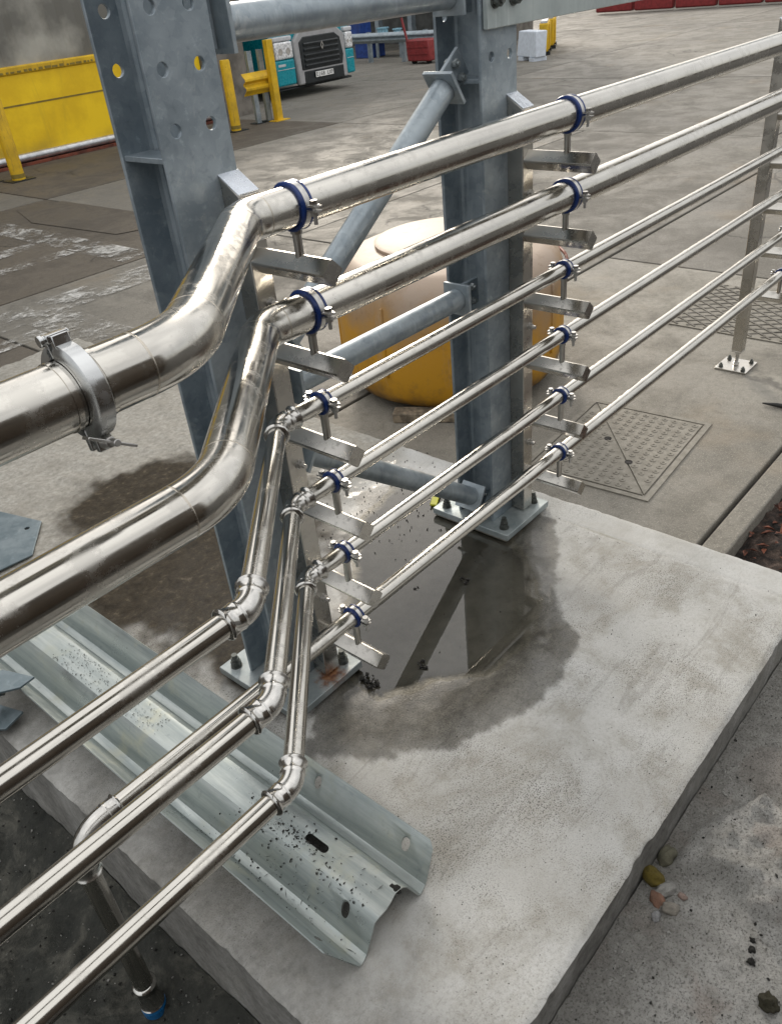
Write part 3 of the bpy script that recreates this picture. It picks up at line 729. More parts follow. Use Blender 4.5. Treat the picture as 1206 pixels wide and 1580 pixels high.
# ================================================================== PIPE SUPPORT FRAMES
PIPE_Y, PIPE_Y2 = 1.17, .786
PZ = [1.266, 1.069, .872, .680, .485, .288]
PR = [.0372, .0372, .0188, .0186, .0186, .0208]
AZ = [1.180, .986, .792, .600, .407, .204]            # arm ridge heights
UY = 1.313                                            # upright centre
clip_cache = {}
def clip_meshes(R, stud_len):
    key = (R, round(stud_len, 3))
    if key in clip_cache: return clip_cache[key]
    big = R > .03
    w = .014 if big else .010
    lin = MB()
    n = 48
    prof = [(-w / 2 - .0068, R + .0004), (-w / 2 - .0068, R + .0055), (-w / 2 - .0045, R + .0074), (-w / 2 - .0003, R + .0070), (-w / 2 - .0002, R + .0042), (w / 2 + .0002, R + .0042), (w / 2 + .0003, R + .0070), (w / 2 + .0045, R + .0074), (w / 2 + .0068, R + .0055), (w / 2 + .0068, R + .0004)]
    vs = []; m = len(prof)
    for k in range(n):
        an = 2 * math.pi * k / n
        for x, r in prof: vs.append((x, r * math.cos(an), r * math.sin(an)))
    fs = [(k * m + j, ((k + 1) % n) * m + j, ((k + 1) % n) * m + (j + 1) % m, k * m + (j + 1) % m) for k in range(n) for j in range(m)]
    lin.add(vs, fs)
    band = MB(); g = math.asin(.0045 / R)
    for a0 in (-math.pi / 2 + g, math.pi / 2 + g): band.ring((0, 0, 0), (1, 0, 0), R + .0044, R + .0064, w - .0012, 30, a0, a0 + math.pi - 2 * g)
    ear = .025 if big else .022
    for sy in (-1, 1):
        for sz in (-1, 1):
            y0, y1 = sy * (R + .0082), sy * (R + .006 + ear)
            band.box(-.0085, .0085, min(y0, y1), max(y0, y1), min(sz * .0025, sz * .0052), max(sz * .0025, sz * .0052))
    bolt = MB(); yb = R + .0055 + ear * .55
    bolt.cyl((0, 0, .0053), (0, 0, .0066), .0105, 18); bolt.hexn((0, 0, .0106), (0, 0, 1), .0076, .0078); bolt.cyl((0, 0, .0066), (0, 0, -.028), .0038, 10); bolt.hexn((0, 0, -.0090), (0, 0, 1), .0076, .0076)
    stud = MB(); stud.cyl((0, 0, -R - .0045), (0, 0, -R - .0045 - stud_len), .0086, 20); stud.hexn((0, 0, -R - .0085), (0, 0, 1), .0115, .007)
    r = (lin.mesh('rubber_lining', 'rubber', 50), band.mesh('pipe_clip', 'bolt', 35), bolt.mesh('clip_bolt', 'bolt'), stud.mesh('stud', 'tube'), yb)
    clip_cache[key] = r; return r
arm_s = .0265                                         # half diagonal of the 45 degree square arm
am = MB(); yf, ye = -.0252, -.2225
def rdiam(s, c=.003):                                # diamond with small corner radii
    pts = []
    for k in range(4):
        a = math.pi / 2 * k
        for da in (-c / s * .9, 0, c / s * .9): pts.append(((s - (0 if da else -.0003) - c * .45) * math.sin(a + da), (s - (0 if da else -.0003) - c * .45) * math.cos(a + da)))
    return pts
am.prism([(x, yf, z) for x, z in rdiam(arm_s)], (0, ye - yf, 0))
ARM_ME = am.mesh('arm', 'tube', 25)
em = MB(); em.prism([(x, ye - .0003, z) for x, z in rdiam(arm_s - .0006)], (0, -.0028, 0)); ARMCAP_ME = em.mesh('arm_end_plate', 'tube', 25)
bm_ = MB(); bm_.cyl((0, -.0252, 0), (0, -.0272, 0), .0125, 20); bm_.hexn((0, -.0315, 0), (0, 1, 0), .0095, .0085); bm_.cyl((0, -.03, 0), (0, -.046, 0), .0055, 12); FIXBOLT_ME = bm_.mesh('fixing_bolt', 'bolt')
def make_support(label, x, floor_z, zlo):
    s = thing('pipe_support', label, 'pipe support', (x, UY, floor_z), 'stainless pipe support frames')
    dz = -floor_z
    u = MB(); h = .025
    pts_l = [(-h, h, zlo + dz), (-h, -h, zlo + dz), (-h, -h, 1.279 + dz), (-h, h, 1.311 + dz)]
    u.prism(pts_l, (2 * h, 0, 0)); u.build('upright', 'tube', s, bevel=.0022)
    c = MB(); c.prism([(-h - .0008, h + .0008, 1.3125 + dz), (-h - .0008, -h - .0008, 1.2795 + dz), (-h - .0008, -h - .0008, 1.2825 + dz), (-h - .0008, h + .0008, 1.3155 + dz)], (2 * h + .0016, 0, 0)); c.build('end_cap', 'cap', s, bevel=.0008)
    for k in range(6):
        a = link('arm', ARM_ME, s, (0, 0, AZ[k] - arm_s + dz)); link('arm_end_plate', ARMCAP_ME, a)
        lin, band, bolt, stud, yb = clip_meshes(PR[k], PZ[k] - PR[k] - .0045 - AZ[k] + .010)
        cl = link('pipe_clip', band, s, (0, PIPE_Y - UY, PZ[k] + dz))
        link('rubber_lining', lin, cl); link('stud', stud, cl)
        for sy in (-1, 1): link('clip_bolt', bolt, cl, (0, sy * yb, 0))
    for z in ((AZ[0] + AZ[1]) / 2 - .02, (AZ[2] + AZ[3]) / 2 - .015, (AZ[4] + AZ[5]) / 2 - .02):
        if floor_z == 0: link('fixing_bolt', FIXBOLT_ME, s, (.008, 0, z + dz))
    return s
supA = make_support('stainless pipe support frame fixed to the left post, six arms with bright blue clips', PA + .055, 0, .034)
supB = make_support('stainless pipe support frame fixed to the centre post, six arms with dark blue clips', PB + .055, 0, .034)
supC = make_support('freestanding stainless pipe support on a bolted square foot near the right edge', 3.945, G, G + .085)
f = MB(); f.box(-.078, .078, -.078, .078, .001, .009); foot = f.build('foot_plate', 'tube', supC, bevel=.001)
f = MB(); f.cyl((0, 0, .009), (0, 0, .086), .0085, 16); f.hexn((0, 0, .02), (0, 0, 1), .015, .013); f.hexn((0, 0, .076), (0, 0, 1), .015, .013); f.build('levelling_screw', 'bolt', supC)
f = MB(); f.box(-.0265, .0265, -.0265, .0265, .0835, .089); f.build('end_plug', 'tube', supC, bevel=.001)
for sx in (-1, 1):
    for sy in (-1, 1):
        b = MB(); b.cyl((sx * .055, sy * .055, .009), (sx * .055, sy * .055, .011), .012, 16); b.hexn((sx * .055, sy * .055, .0165), (0, 0, 1), .0105, .011); b.cyl((sx * .055, sy * .055, .02), (sx * .055, sy * .055, .03), .005, 10); b.build('anchor_bolt', 'bolt_dark', foot)

# ================================================================== PIPES
BX0, BX1 = .913, .502                                 # corners of the sideways jog
XR, XL = 6.4, -.75
DA = (Vector((BX1, PIPE_Y2, 0)) - Vector((BX0, PIPE_Y, 0))).normalized()
def arc_path(corner, din, dout, rb, n=10, ext=0.):
    """points of a bend of radius rb: arrives along din, leaves along dout"""
    corner, din, dout = Vector(corner), Vector(din).normalized(), Vector(dout).normalized()
    ang = din.angle(dout); tl = rb * math.tan(ang / 2)
    a = corner - din * tl; cdir = (dout - din * din.dot(dout)).normalized(); c = a + cdir * rb
    pts = []
    for k in range(n + 1):
        t = ang * k / n; pts.append(c - cdir * rb * math.cos(t) + din * rb * math.sin(t))
    return tl, pts
NEGX = Vector((-1, 0, 0))
def big_pipe(k, label):
    R, z = PR[k], PZ[k]; t = thing('steel_pipe', label, 'pipe', (BX0, PIPE_Y, z)); o = Vector((BX0, PIPE_Y, z))
    c0, c1 = Vector((0, 0, 0)), Vector((BX1, PIPE_Y2, z)) - o
    tl0, a0 = arc_path(c0, NEGX, DA, .110, 20); tl1, a1 = arc_path(c1, DA, NEGX, .165, 24)
    MB().cyl((XR - BX0, 0, 0), a0[0], R, 64).build('tube', 'pipe', t)
    MB().sweep(a0, R + .0001, 64, False).build('bend', 'pipe', t, smooth=60)
    MB().cyl(a0[-1], a1[0], R, 64, caps=False).build('tube', 'pipe', t)
    MB().sweep(a1, R + .0001, 64, False).build('bend', 'pipe', t, smooth=60)
    MB().cyl(a1[-1], (XL - BX0, c1.y, 0), R, 64).build('tube', 'pipe', t)
    for q, d in ((a0[0], NEGX), (a0[-1], DA), (a1[0], DA), (a1[-1], NEGX)):
        MB().sweep([q - d * .0016, q - d * .0008, q + d * .0008, q + d * .0016], [R + .0001, R + .0003, R + .0003, R + .0001], 64, False).build('weld_seam', 'weld', t, smooth=60)
    return t
p1 = big_pipe(0, 'topmost thick stainless pipe, bent sideways, with a hinged coupling ring at left')
p2 = big_pipe(1, 'second thick stainless pipe from the top, bent sideways, no coupling ring')

# hinged coupling ring on the top pipe
cx = .362 - BX0; cy = PIPE_Y2 - PIPE_Y; R = PR[0]
cr = MB()
tw = math.radians(12)
prof = [(-.0125, R + .0012), (-.0125, R + .0095), (-.0085, R + .0155), (.0085, R + .0155), (.0125, R + .0095), (.0125, R + .0012)]
n = 30; g = .13
for h in range(2):
    a0 = h * math.pi + g + tw; a1 = (h + 1) * math.pi - g + tw
    vs = []; m = len(prof)
    for i in range(n + 1):
        an = a0 + (a1 - a0) * i / n
        for x, r in prof: vs.append((cx + x, cy + r * math.sin(an), r * math.cos(an)))
    fs = [(i * m + j, (i + 1) * m + j, (i + 1) * m + (j + 1) % m, i * m + (j + 1) % m) for i in range(n) for j in range(m)]
    fs += [tuple(range(m)), tuple(n * m + j for j in reversed(range(m)))]
    cr.add(vs, fs)
coup = cr.build('coupling_ring', 'cast', p1, smooth=40)
def cpos(ang, r, x=0.): return Vector((cx + x, cy + r * math.sin(ang + tw), r * math.cos(ang + tw)))
rad = cpos(0, 1) - cpos(0, 0); tan = cpos(math.pi / 2, 1) - cpos(math.pi / 2, 0)
hb = MB()
for sg in (-1, 1): hb.obox(cpos(0, R + .013) + tan * sg * .0085, Vector((.0095, 0, 0)), tan * .004, rad * .012)
hb.cyl(cpos(0, R + .022, -.015), cpos(0, R + .022, .015), .0048, 16); hb.obox(cpos(0, R + .022), Vector((.0125, 0, 0)), tan * .0075, rad * .0045)
hb.cyl(cpos(0, R + .022, -.019), cpos(0, R + .022, -.014), .0062, 12); hb.build('hinge', 'cast', coup, bevel=.001)
wn = MB(); cb = cpos(math.pi, R + .02)
for sg in (-1, 1): wn.obox(cpos(math.pi, R + .0165) + tan * sg * .0085, Vector((.0095, 0, 0)), tan * .0042, rad * .013)
wn.build('lug', 'cast', coup, bevel=.0015)
wn = MB(); wn.cyl(cb + tan * .018, cb - tan * .040, .0042, 14); wn.cyl(cb - tan * .0135, cb - tan * .026, .0085, 18, .006)
for sg in (-1, 1):
    ax = Vector((.84, 0, -.54)).normalized()
    wn.obox(cb - tan * .024 + ax * sg * .0165, ax * .0135, tan * .0075, ax.cross(tan) * .0018)
wn.build('wing_nut', 'bolt', coup, bevel=.001)
fr = MB()
for sx in (-1, 1): fr.ring((cx + sx * .021, cy, 0), (1, 0, 0), R - .0002, R + .0012, .006, 48)
fr.build('ferrule', 'pipe', p1)

def press_elbow(name, corner, din, dout, rb, R, parent, sock=.030):
    corner, din, dout = Vector(corner), Vector(din).normalized(), Vector(dout).normalized()
    tl, arc = arc_path(corner, din, dout, rb, 12)
    pts, rad = [], []
    def end(q, d, first):
        # offsets outward from arc end: body, ridge, socket, bead, mouth
        seq = [(.002, R + .0022), (.004, R + .0034), (.0055, R + .0038), (.007, R + .0034), (.009, R + .0030), (sock - .009, R + .0030), (sock - .007, R + .0050), (sock - .004, R + .0068), (sock - .001, R + .0050), (sock, R + .0026), (sock + .0002, R + .0003)]
        return [(q + d * a, r) for a, r in seq]
    e0 = list(reversed(end(arc[0], -din, True))); e1 = end(arc[-1], dout, False)
    pts = [p for p, r in e0] + list(arc) + [p for p, r in e1]; rad = [r for p, r in e0] + [R + .0022] * len(arc) + [r for p, r in e1]
    MB().sweep(pts, rad, 40, False).build(name, 'fitting', parent, smooth=50)
    return tl
def small_pipe(k, label):
    R, z = PR[k], PZ[k]; t = thing('steel_pipe', label, 'pipe', (BX0, PIPE_Y, z)); o = Vector((BX0, PIPE_Y, z))
    c0, c1 = Vector((0, 0, 0)), Vector((BX1, PIPE_Y2, z)) - o
    MB().cyl((XR - BX0, 0, 0), c0 - NEGX * .02, R, 40).build('tube', 'pipe', t)
    MB().cyl(c0 + DA * .02, c1 - DA * .02, R, 40).build('tube', 'pipe', t)
    MB().cyl(c1 + NEGX * .02, (XL - BX0, c1.y, 0), R, 40).build('tube', 'pipe', t)
    press_elbow('elbow', c0, NEGX, DA, .042, R, t); press_elbow('elbow', c1, DA, NEGX, .042, R, t, .032)
    return t
small_pipe(2, 'third pipe from the top, thin stainless with two press elbows, uppermost of the thin ones')
small_pipe(3, 'fourth pipe from the top, thin stainless with two press elbows, between two alike')
small_pipe(4, 'fifth pipe from the top, thin stainless, its lower elbow above the crash rail end')
# lowest pipe runs straight and drops into the trench
R, z = PR[5], PZ[5]
t = thing('steel_pipe', 'lowest thin stainless pipe running straight then elbowing down into the trench', 'pipe', (.25, PIPE_Y, -.36))
zz = z + .36
MB().cyl((XR - .25, 0, zz), (.085, 0, zz), R, 40).build('tube', 'pipe', t)
press_elbow('elbow', (0, 0, zz), NEGX, Vector((0, 0, -1)), .068, R, t, .034)
MB().cyl((0, 0, zz - .085), (0, 0, .02), R, 40).build('tube', 'pipe', t)
q = MB(); zc = .085
q.sweep([(0, 0, zc + .045), (0, 0, zc + .042), (0, 0, zc + .038), (0, 0, zc + .034), (0, 0, zc - .034), (0, 0, zc - .038), (0, 0, zc - .042), (0, 0, zc - .045)], [R + .0005, R + .005, R + .007, R + .003, R + .003, R + .007, R + .005, R + .0005], 40, False); q.build('socket', 'fitting', t, smooth=50)
q = MB(); q.ring((0, 0, .028), (0, 0, 1), R + .0005, R + .0075, .020, 40); q.build('blue_seal', 'bluecap', t)

# ================================================================== CRASH RAIL LYING ON THE SLAB
CRX, CRY0, CRY1 = .607, .705, 2.27
HALF = [(0.0, .080), (.018, .082), (.036, .080), (.046, .072), (.072, .014), (.080, .004), (.092, .0015), (.104, .004), (.112, .013), (.146, .074), (.1555, .083)]
PROF = [(-x, z) for x, z in reversed(HALF[1:])] + HALF
def crash_rail():
    t = thing('crash_rail', 'loose W profile galvanised crash rail offcut lying on the slab, dirt on its end', 'crash rail', (CRX, CRY0, 0))
    L = CRY1 - CRY0; th = .003
    ny = 24; vs = []; m = len(PROF)
    # offset profile for thickness
    inner = []
    for i, (x, z) in enumerate(PROF):
        a = PROF[max(0, i - 1)]; b = PROF[min(m - 1, i + 1)]; tx, tz = b[0] - a[0], b[1] - a[1]; l = math.hypot(tx, tz)
        inner.append((x - tz / l * th, z + tx / l * th))
    loop = PROF + list(reversed(inner)); ml = len(loop)
    for j in range(ny + 1):
        y = L * j / ny
        for i, (x, z) in enumerate(loop):
            yy = y
            if j == 0: yy += .004 * math.sin(x * 70) + .030 * (max(0, abs(x) - .125) / .03) ** 2
            vs.append((x + .0012 * math.sin(y * 5 + 1), yy, z + .002))
    fs = [(j * ml + i, j * ml + (i + 1) % ml, (j + 1) * ml + (i + 1) % ml, (j + 1) * ml + i) for j in range(ny) for i in range(ml)]
    # end caps as strips between outer and inner profile
    for j in (0, ny):
        for i in range(m - 1): fs.append((j * ml + i, j * ml + i + 1, j * ml + ml - 2 - i, j * ml + ml - 1 - i))
    mb = MB(); mb.add(vs, fs); me = mb.mesh('beam', 'crash', 31)
    o = link('beam', me)
    cut = MB()
    def slot(x, y, hx, hy, z0=-.05, z1=.2):
        pts = []
        for k in range(9): a = math.pi * k / 8; pts.append((x + hx * math.cos(a), y + hy - hx + hx * math.sin(a), z0))
        for k in range(9): a = math.pi + math.pi * k / 8; pts.append((x + hx * math.cos(a), y - hy + hx + hx * math.sin(a), z0))
        cut.prism(pts, (0, 0, z1 - z0))
    slot(.004, .21, .0095, .032); slot(.132, .075, .0085, .0105); slot(.132, .34, .0085, .0105); slot(-.055, .075, .0085, .0105)
    slot(-.132, .075, .006, .008)
    co = cut.build('cutter', 'crash', smooth=0)
    md = o.modifiers.new('b', 'BOOLEAN'); md.object = co; md.operation = 'DIFFERENCE'; md.solver = 'EXACT'
    me2 = evaluated_mesh(o); bpy.data.objects.remove(o); bpy.data.objects.remove(co)
    me2.set_sharp_from_angle(angle=math.radians(31))
    b = link('beam', me2, t)
    def zprof(x):
        for (x0, z0), (x1, z1) in zip(inner[:-1], inner[1:]):
            if min(x0, x1) <= x <= max(x0, x1): return z0 + (z1 - z0) * (x - x0) / (x1 - x0 + 1e-9), math.atan2(z1 - z0, x1 - x0)
        return inner[0][1], 0
    dm = MB()
    def flake(x, y, l, wd, a):
        z, sl = zprof(x); u = Vector((math.cos(a) * math.cos(sl), math.sin(a), math.cos(a) * math.sin(sl))); nn = Vector((-math.sin(sl), 0, math.cos(sl))); v = nn.cross(u)
        c = Vector((x, y, z + .0022)) + nn * .0006
        dm.add([c - u * l, c - v * wd + nn * .0012, c + u * l * random.uniform(.6, 1), c + v * wd * random.uniform(.5, 1) + nn * .0010, c + nn * .0022], [(0, 1, 4), (1, 2, 4), (2, 3, 4), (3, 0, 4)])
    for i in range(330):
        if random.random() < .45: x, y = random.gauss(-.012, .022), abs(random.gauss(.28, .07))
        elif random.random() < .6: x, y = random.gauss(-.045, .03), random.uniform(.02, .42)
        else: x, y = random.gauss(-.09, .025), random.uniform(.1, .5)
        x = max(-.145, min(.14, x)); l = random.choice([.0012, .0016, .002, .003, .0045]); flake(x, y, l, l * random.uniform(.3, .8), random.uniform(0, 6.28))
    for i in range(26): flake(random.uniform(-.1, .03), random.uniform(.03, .4), random.uniform(.006, .013), .0007, random.uniform(0, 6.28))
    for i in range(300): flake(random.uniform(-.035, .03), random.uniform(.75, 1.25), random.choice([.001, .0015, .0025, .004]), .001, random.uniform(0, 6.28))
    stuff(dm.build('dirt_flakes', 'clod', t, smooth=0))
    # lump of mud stuck in the torn end
    cl = link('mud_lump', lump_mesh('mud_lump', 'clod', 3.3, .7, .6), t, (.028, .012, .083)); cl.scale = (.011, .013, .009)
crash_rail()

# ---------------------------------------------------------------- loose pieces on and round the slab
pt = thing('steel_plate', 'dark galvanised plate with one hole lying at the left edge', 'steel plate', (.80, 2.78, .004))
ol = [(.115, .205), (.176, -.014), (.041, -.192), (-.33, -.15), (-.27, .28)]
me = holed_plate('plate', ol, [circle(.118, -.012, .010)], .006, 'darksheet'); link('plate', me, pt, (0, 0, .006), .001)
br = thing('angle_bracket', 'dark steel angle bracket with bolt at the left frame edge beside the crash rail', 'bracket', (.40, 1.93, 0))
m = MB(); m.prism([(.096, -.045, .098), (.05, -.05, .098), (-.05, .02, .098), (.055, .06, .098)], (0, 0, .007)); m.build('upper_plate', 'darksheet', br, bevel=.001)
m = MB(); m.prism([(.03, -.06, .03), (-.03, -.08, .03), (-.10, 0, .03), (0, .03, .03)], (0, 0, .007)); m.build('lower_plate', 'darksheet', br, bevel=.001)
m = MB(); m.box(-.06, -.02, -.03, .02, .0, .1); m.build('stem', 'darksheet', br, bevel=.001)
m = MB(); m.hexn((.005, .02, .072), (.7, -.7, .2), .013, .012); m.cyl((.0, .025, .07), (.022, .003, .076), .007, 14); m.build('bolt', 'bolt', br)

def stone_mat(name, c):
    a = NB(name); n1 = a.noise(1.1, 7, .7); n2 = a.noise(5, 6, .75)
    k = a.mix(a.vramp(n1, .1, .9), tuple(x * .55 for x in c), tuple(x * .85 for x in c)); k = a.mix(a.vramp(n2, .5, .95, 0, .7), k, tuple(x * .3 for x in c))
    a.set(k, .8); a.bump(n2, .5, .2); return a.m
STONES = [((1.150, .371), .020, (.20, .19, .13), 'grey green angular stone, uppermost in the cluster against the slab edge', .9),
          ((1.083, .372), .021, (.20, .15, .02), 'mustard yellow stone half in shadow beside the slab edge', .8),
          ((1.068, .337), .0175, (.42, .41, .38), 'pale grey oval pebble beside the mustard stone', .7),
          ((1.039, .342), .016, (.30, .165, .11), 'orange brown pebble below the pale oval pebble', .6),
          ((1.030, .308), .015, (.36, .33, .28), 'beige flat pebble, lowest long one of the cluster', .6),
          ((1.000, .326), .010, (.40, .40, .40), 'small round grey pebble at the bottom of the cluster', .9),
          ((1.070, .301), .008, (.42, .31, .26), 'tiny pinkish pebble right of the cluster', .9)]
for i, ((x, y), s, c, lab, fl) in enumerate(STONES):
    me = lump_mesh('pebble', stone_mat('pebble_stone', c), i * 3.7 + 1, fl, .30, 3)
    z = rub_h(x, y)[0]; o = link('pebble', me, None, (x, y, z + s * fl * .38), rot=(.2, .1, i * 1.3)); o.scale = (s * 1.35, s * .9, s); tag(o, lab, 'pebble', 'pebbles against the slab edge')
CLODS = [((.963, .084), .016, 'moss', 'largest mossy clod at the bottom right corner'), ((1.022, .138), .007, 'clod', 'dark clod above the mossy one in the corner'), ((1.066, .152), .005, 'clod', 'small dark clod farthest up on the rubble at right'), ((1.045, .145), .006, 'clod', 'tiny dark clod between two others on the rubble')]
for i, ((x, y), s, mt, lab) in enumerate(CLODS):
    o = link('soil_clod', lump_mesh('soil_clod', mt, i * 5 + 2, .8, .8, 3), None, (x, y, rub_h(x, y)[0] + s * .4)); o.scale = (s, s, s); tag(o, lab, 'clod')
def debris_heap(label, x, y, rad, n, z=-.001):
    m = MB()
    for i in range(n):
        a, r = random.uniform(0, 6.28), rad * random.random() ** .7; s = rad * random.uniform(.12, .38)
        q = Matrix.Rotation(random.uniform(0, 6.28), 3, Vector((random.random(), random.random(), .3)).normalized())
        c = Vector((x + r * math.cos(a) * .7, y + r * math.sin(a), z + s * .5))
        ic = [(1, 0, 0), (-1, 0, 0), (0, 1, 0), (0, -1, 0), (0, 0, .8), (0, 0, -.8)]
        m.add([c + q @ (Vector(v) * s * random.uniform(.6, 1.2)) - Vector((x, y, 0)) for v in ic], [(0, 2, 4), (2, 1, 4), (1, 3, 4), (3, 0, 4), (2, 0, 5), (1, 2, 5), (3, 1, 5), (0, 3, 5)])
    o = m.build('debris_clump', 'clod', None, (x, y, 0), smooth=0); tag(o, label, 'debris')
debris_heap('black debris clump in the puddle at the foot of the brace reflection', 1.223, 1.128, .020, 16)
debris_heap('black debris clump in the puddle nearest the centre post', 1.590, 1.252, .020, 12)
debris_heap('small black debris bits in the puddle under the lowest pipe', 1.472, 1.36, .013, 6)
debris_heap('reddish black debris beside the corner of the rusty base plate', 1.085, 1.205, .030, 18, .002)
tg = MB(); tg.obox((0, 0, .006), Vector((.034, .018, .002)), Vector((-.006, .011, .001)), (0, 0, .004)); o = tg.build('plastic_tag', 'tag', None, (1.90, 1.615, .002), bevel=.002); tag(o, 'yellow green plastic scrap on the slab beside the centre post', 'plastic scrap')
hs_ = MB(); hs_.sweep([(3.592, 1.052, G + .010), (3.60, .99, G + .012), (3.603, .93, G + .012), (3.58, .85, G + .013)], [.003, .010, .011, .011], 14); o = hs_.build('hose_end', 'hosemat', smooth=60); tag(o, 'black hose end on the ground at the right edge', 'hose')

# ---------------------------------------------------------------- manhole cover and checker plate in the yard
mh = thing('manhole_cover', 'rectangular studded manhole cover split by a diagonal joint', 'manhole cover', (2.92, 1.42, G))
ang = math.radians(4); u = Vector((math.cos(ang), math.sin(ang), 0)); v = Vector((-math.sin(ang), math.cos(ang), 0)); hu, hv = .335, .255
fm = MB()
for c, a, b in ((u * (hu + .016), u * .012, v * (hv + .028)), (u * -(hu + .016), u * .012, v * (hv + .028)), (v * (hv + .016), u * (hu + .0035), v * .012), (v * -(hv + .016), u * (hu + .0035), v * .012)): fm.obox(c + Vector((0, 0, .001)), a, b, Vector((0, 0, .005)))
fm.build('frame', 'castiron', mh)
cor = [u * -hu + v * -hv, u * hu + v * -hv, u * hu + v * hv, u * -hu + v * hv]
for tri in ((0, 1, 2), (0, 2, 3)):
    c0 = sum((cor[i] for i in tri), Vector()) / 3; MB().prism([tuple(c0 + (cor[i] - c0) * .975 + Vector((0, 0, -.006))) for i in tri], (0, 0, .012)).build('cover_panel', 'castiron', mh)
sm = MB(); sm.ring((0, 0, .0068), (0, 0, 1), .005, .013, .0028, 10); SM = sm.mesh('stud', 'castiron')
nu, nv = 16, 11
for i in range(nu):
    for j in range(nv):
        p = u * (-hu + .03 + (2 * hu - .06) * i / (nu - 1)) + v * (-hv + .03 + (2 * hv - .06) * j / (nv - 1))
        if abs((p.dot(u) / hu) - (p.dot(v) / hv)) < .10: continue
        link('stud', SM, mh, p)
for p in (u * .03 + v * .06, u * -.12 + v * -.1):
    k = MB(); k.cyl(p + Vector((0, 0, .006)), p + Vector((0, 0, .0085)), .016, 14); k.build('key_hole', 'tub_dark', mh)
ck = thing('checker_plate', 'steel plate with raised diamond lattice set in the yard behind the foot', 'steel plate', (4.65, 1.42, G))
MB().box(-.33, .42, -.36, .46, .001, .006).build('plate', 'castiron', ck)
lt = MB()
for k in range(-12, 13):
    for sg in (-1, 1):
        # clip each diagonal bar to the rectangle
        pts = []
        for s_ in range(-40, 41):
            x, y = .045 + k * .075 + s_ * .012, .05 + sg * s_ * .0165
            if -.32 < x < .41 and -.35 < y < .45: pts.append((x, y))
        if len(pts) > 2:
            a, b = Vector((*pts[0], .008)), Vector((*pts[-1], .008)); d = (b - a); c = (a + b) / 2; dn = d.normalized(); lt.obox(c, d / 2, Vector((-dn.y, dn.x, 0)) * .006, Vector((0, 0, .002 + .0004 * sg)))
lt.build('lattice', 'yard', ck)

# ---------------------------------------------------------------- faded yellow tub on timbers
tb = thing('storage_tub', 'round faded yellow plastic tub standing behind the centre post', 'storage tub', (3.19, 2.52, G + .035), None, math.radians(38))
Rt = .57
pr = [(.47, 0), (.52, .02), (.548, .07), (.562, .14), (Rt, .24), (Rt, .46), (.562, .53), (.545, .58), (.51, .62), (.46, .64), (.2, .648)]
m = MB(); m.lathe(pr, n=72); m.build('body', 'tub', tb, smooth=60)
m = MB(); m.lathe([(.24, .642), (.36, .646), (.362, .660), (.34, .668), (.05, .670)], (.09, 0, 0), 48); m.build('lid', 'tub', tb, smooth=50)
for a in range(0, 360, 45):
    c = Vector((math.cos(math.radians(a + 12)), math.sin(math.radians(a + 12)), 0)); m = MB(); m.obox(c * (Rt - .004) + Vector((0, 0, .34)), c * .010, Vector((-c.y, c.x, 0)) * .006, Vector((0, 0, .17))); m.build('moulded_rib', 'tub', tb, bevel=.004)
m = MB(); m.sweep([((Rt + .007) * math.cos(a), (Rt + .007) * math.sin(a), .545) for a in [math.radians(k) for k in range(-110, 60, 5)]], .008, 8); m.build('rope', 'redbrown', tb, smooth=60)
for a in (math.radians(186),):
    c = Vector((math.cos(a), math.sin(a), 0)); m = MB(); m.obox(c * (Rt - .055) + Vector((0, 0, .10)), c * .035, Vector((-c.y, c.x, 0)) * .065, Vector((0, 0, .036))); m.build('fork_pocket', 'tub_dark', tb)
for i, (x, y, a, l, lab) in enumerate([(2.69, 2.30, -1.02, .16, 'short weathered timber under the front of the yellow tub'), (2.83, 2.25, -.95, .12, 'shorter timber offcut beside the first under the tub')]):
    m = MB(); m.box(-l, l, -.04, .04, 0, .048); o = m.build('timber_block', 'timber', None, (x, y, G + .001), bevel=.004); o.rotation_euler = (0, 0, a); tag(o, lab, 'timber')

# ================================================================== BACKGROUND
bd = thing('building', 'grey building with a yellow bottomed roller door at upper left', 'building', (6, 12.2, G))
MB().box(3.35, 4.25, 0, 9, 0, 6.5).build('corner_wall', 'clad', bd)
MB().box(-16, 4.25, .9, 9, 0, 6.5).build('wall', 'clad', bd)
MB().box(-16, -4.2, 0, .89, 0, 6.5).build('wall', 'clad', bd)
cw = MB()
for k in range(28):
    x0 = -4.2 + k * .27
    cw.prism([(x0, .10, 1.225), (x0 + .135, .07, 1.225), (x0 + .27, .10, 1.225), (x0 + .27, .115, 1.225), (x0, .115, 1.225)], (0, 0, 4.2))
cw.build('door_curtain', 'curtain', bd, smooth=0)
dp = MB(); dp.box(-4.2, 3.34, .05, .12, .06, 1.20); door = dp.build('door_panel', 'yellow_door', bd, bevel=.01)
for x0, x1, z in ((-4.2, -.42, .72), (-.30, 1.9, .74)):
    MB().box(x0, x1, .046, .0495, z, z + .022).build('seam', 'print', door)
MB().box(-.42, -.36, .044, .0497, .38, 1.04).build('strap', 'print', door)
MB().box(-4.2, 3.34, .03, .125, 1.1205, 1.225).build('top_hem', 'yellow', bd, bevel=.02)
ptx = MB(); x = -4.1
while x < 3.2:
    l = random.uniform(.03, .10); ptx.box(x, x + l, .026, .0295, 1.14, 1.14 + random.uniform(.02, .034)); x += l + random.uniform(.015, .05)
ptx.build('printed_line', 'print', door)
m = MB(); m.cyl((-4.2, .04, .10), (3.34, .04, .10), .055, 20); m.build('bottom_bar', 'alu', bd)
MB().box(-4.2, 3.34, -.06, .05, .002, .035).build('sill', 'redbrown', bd)
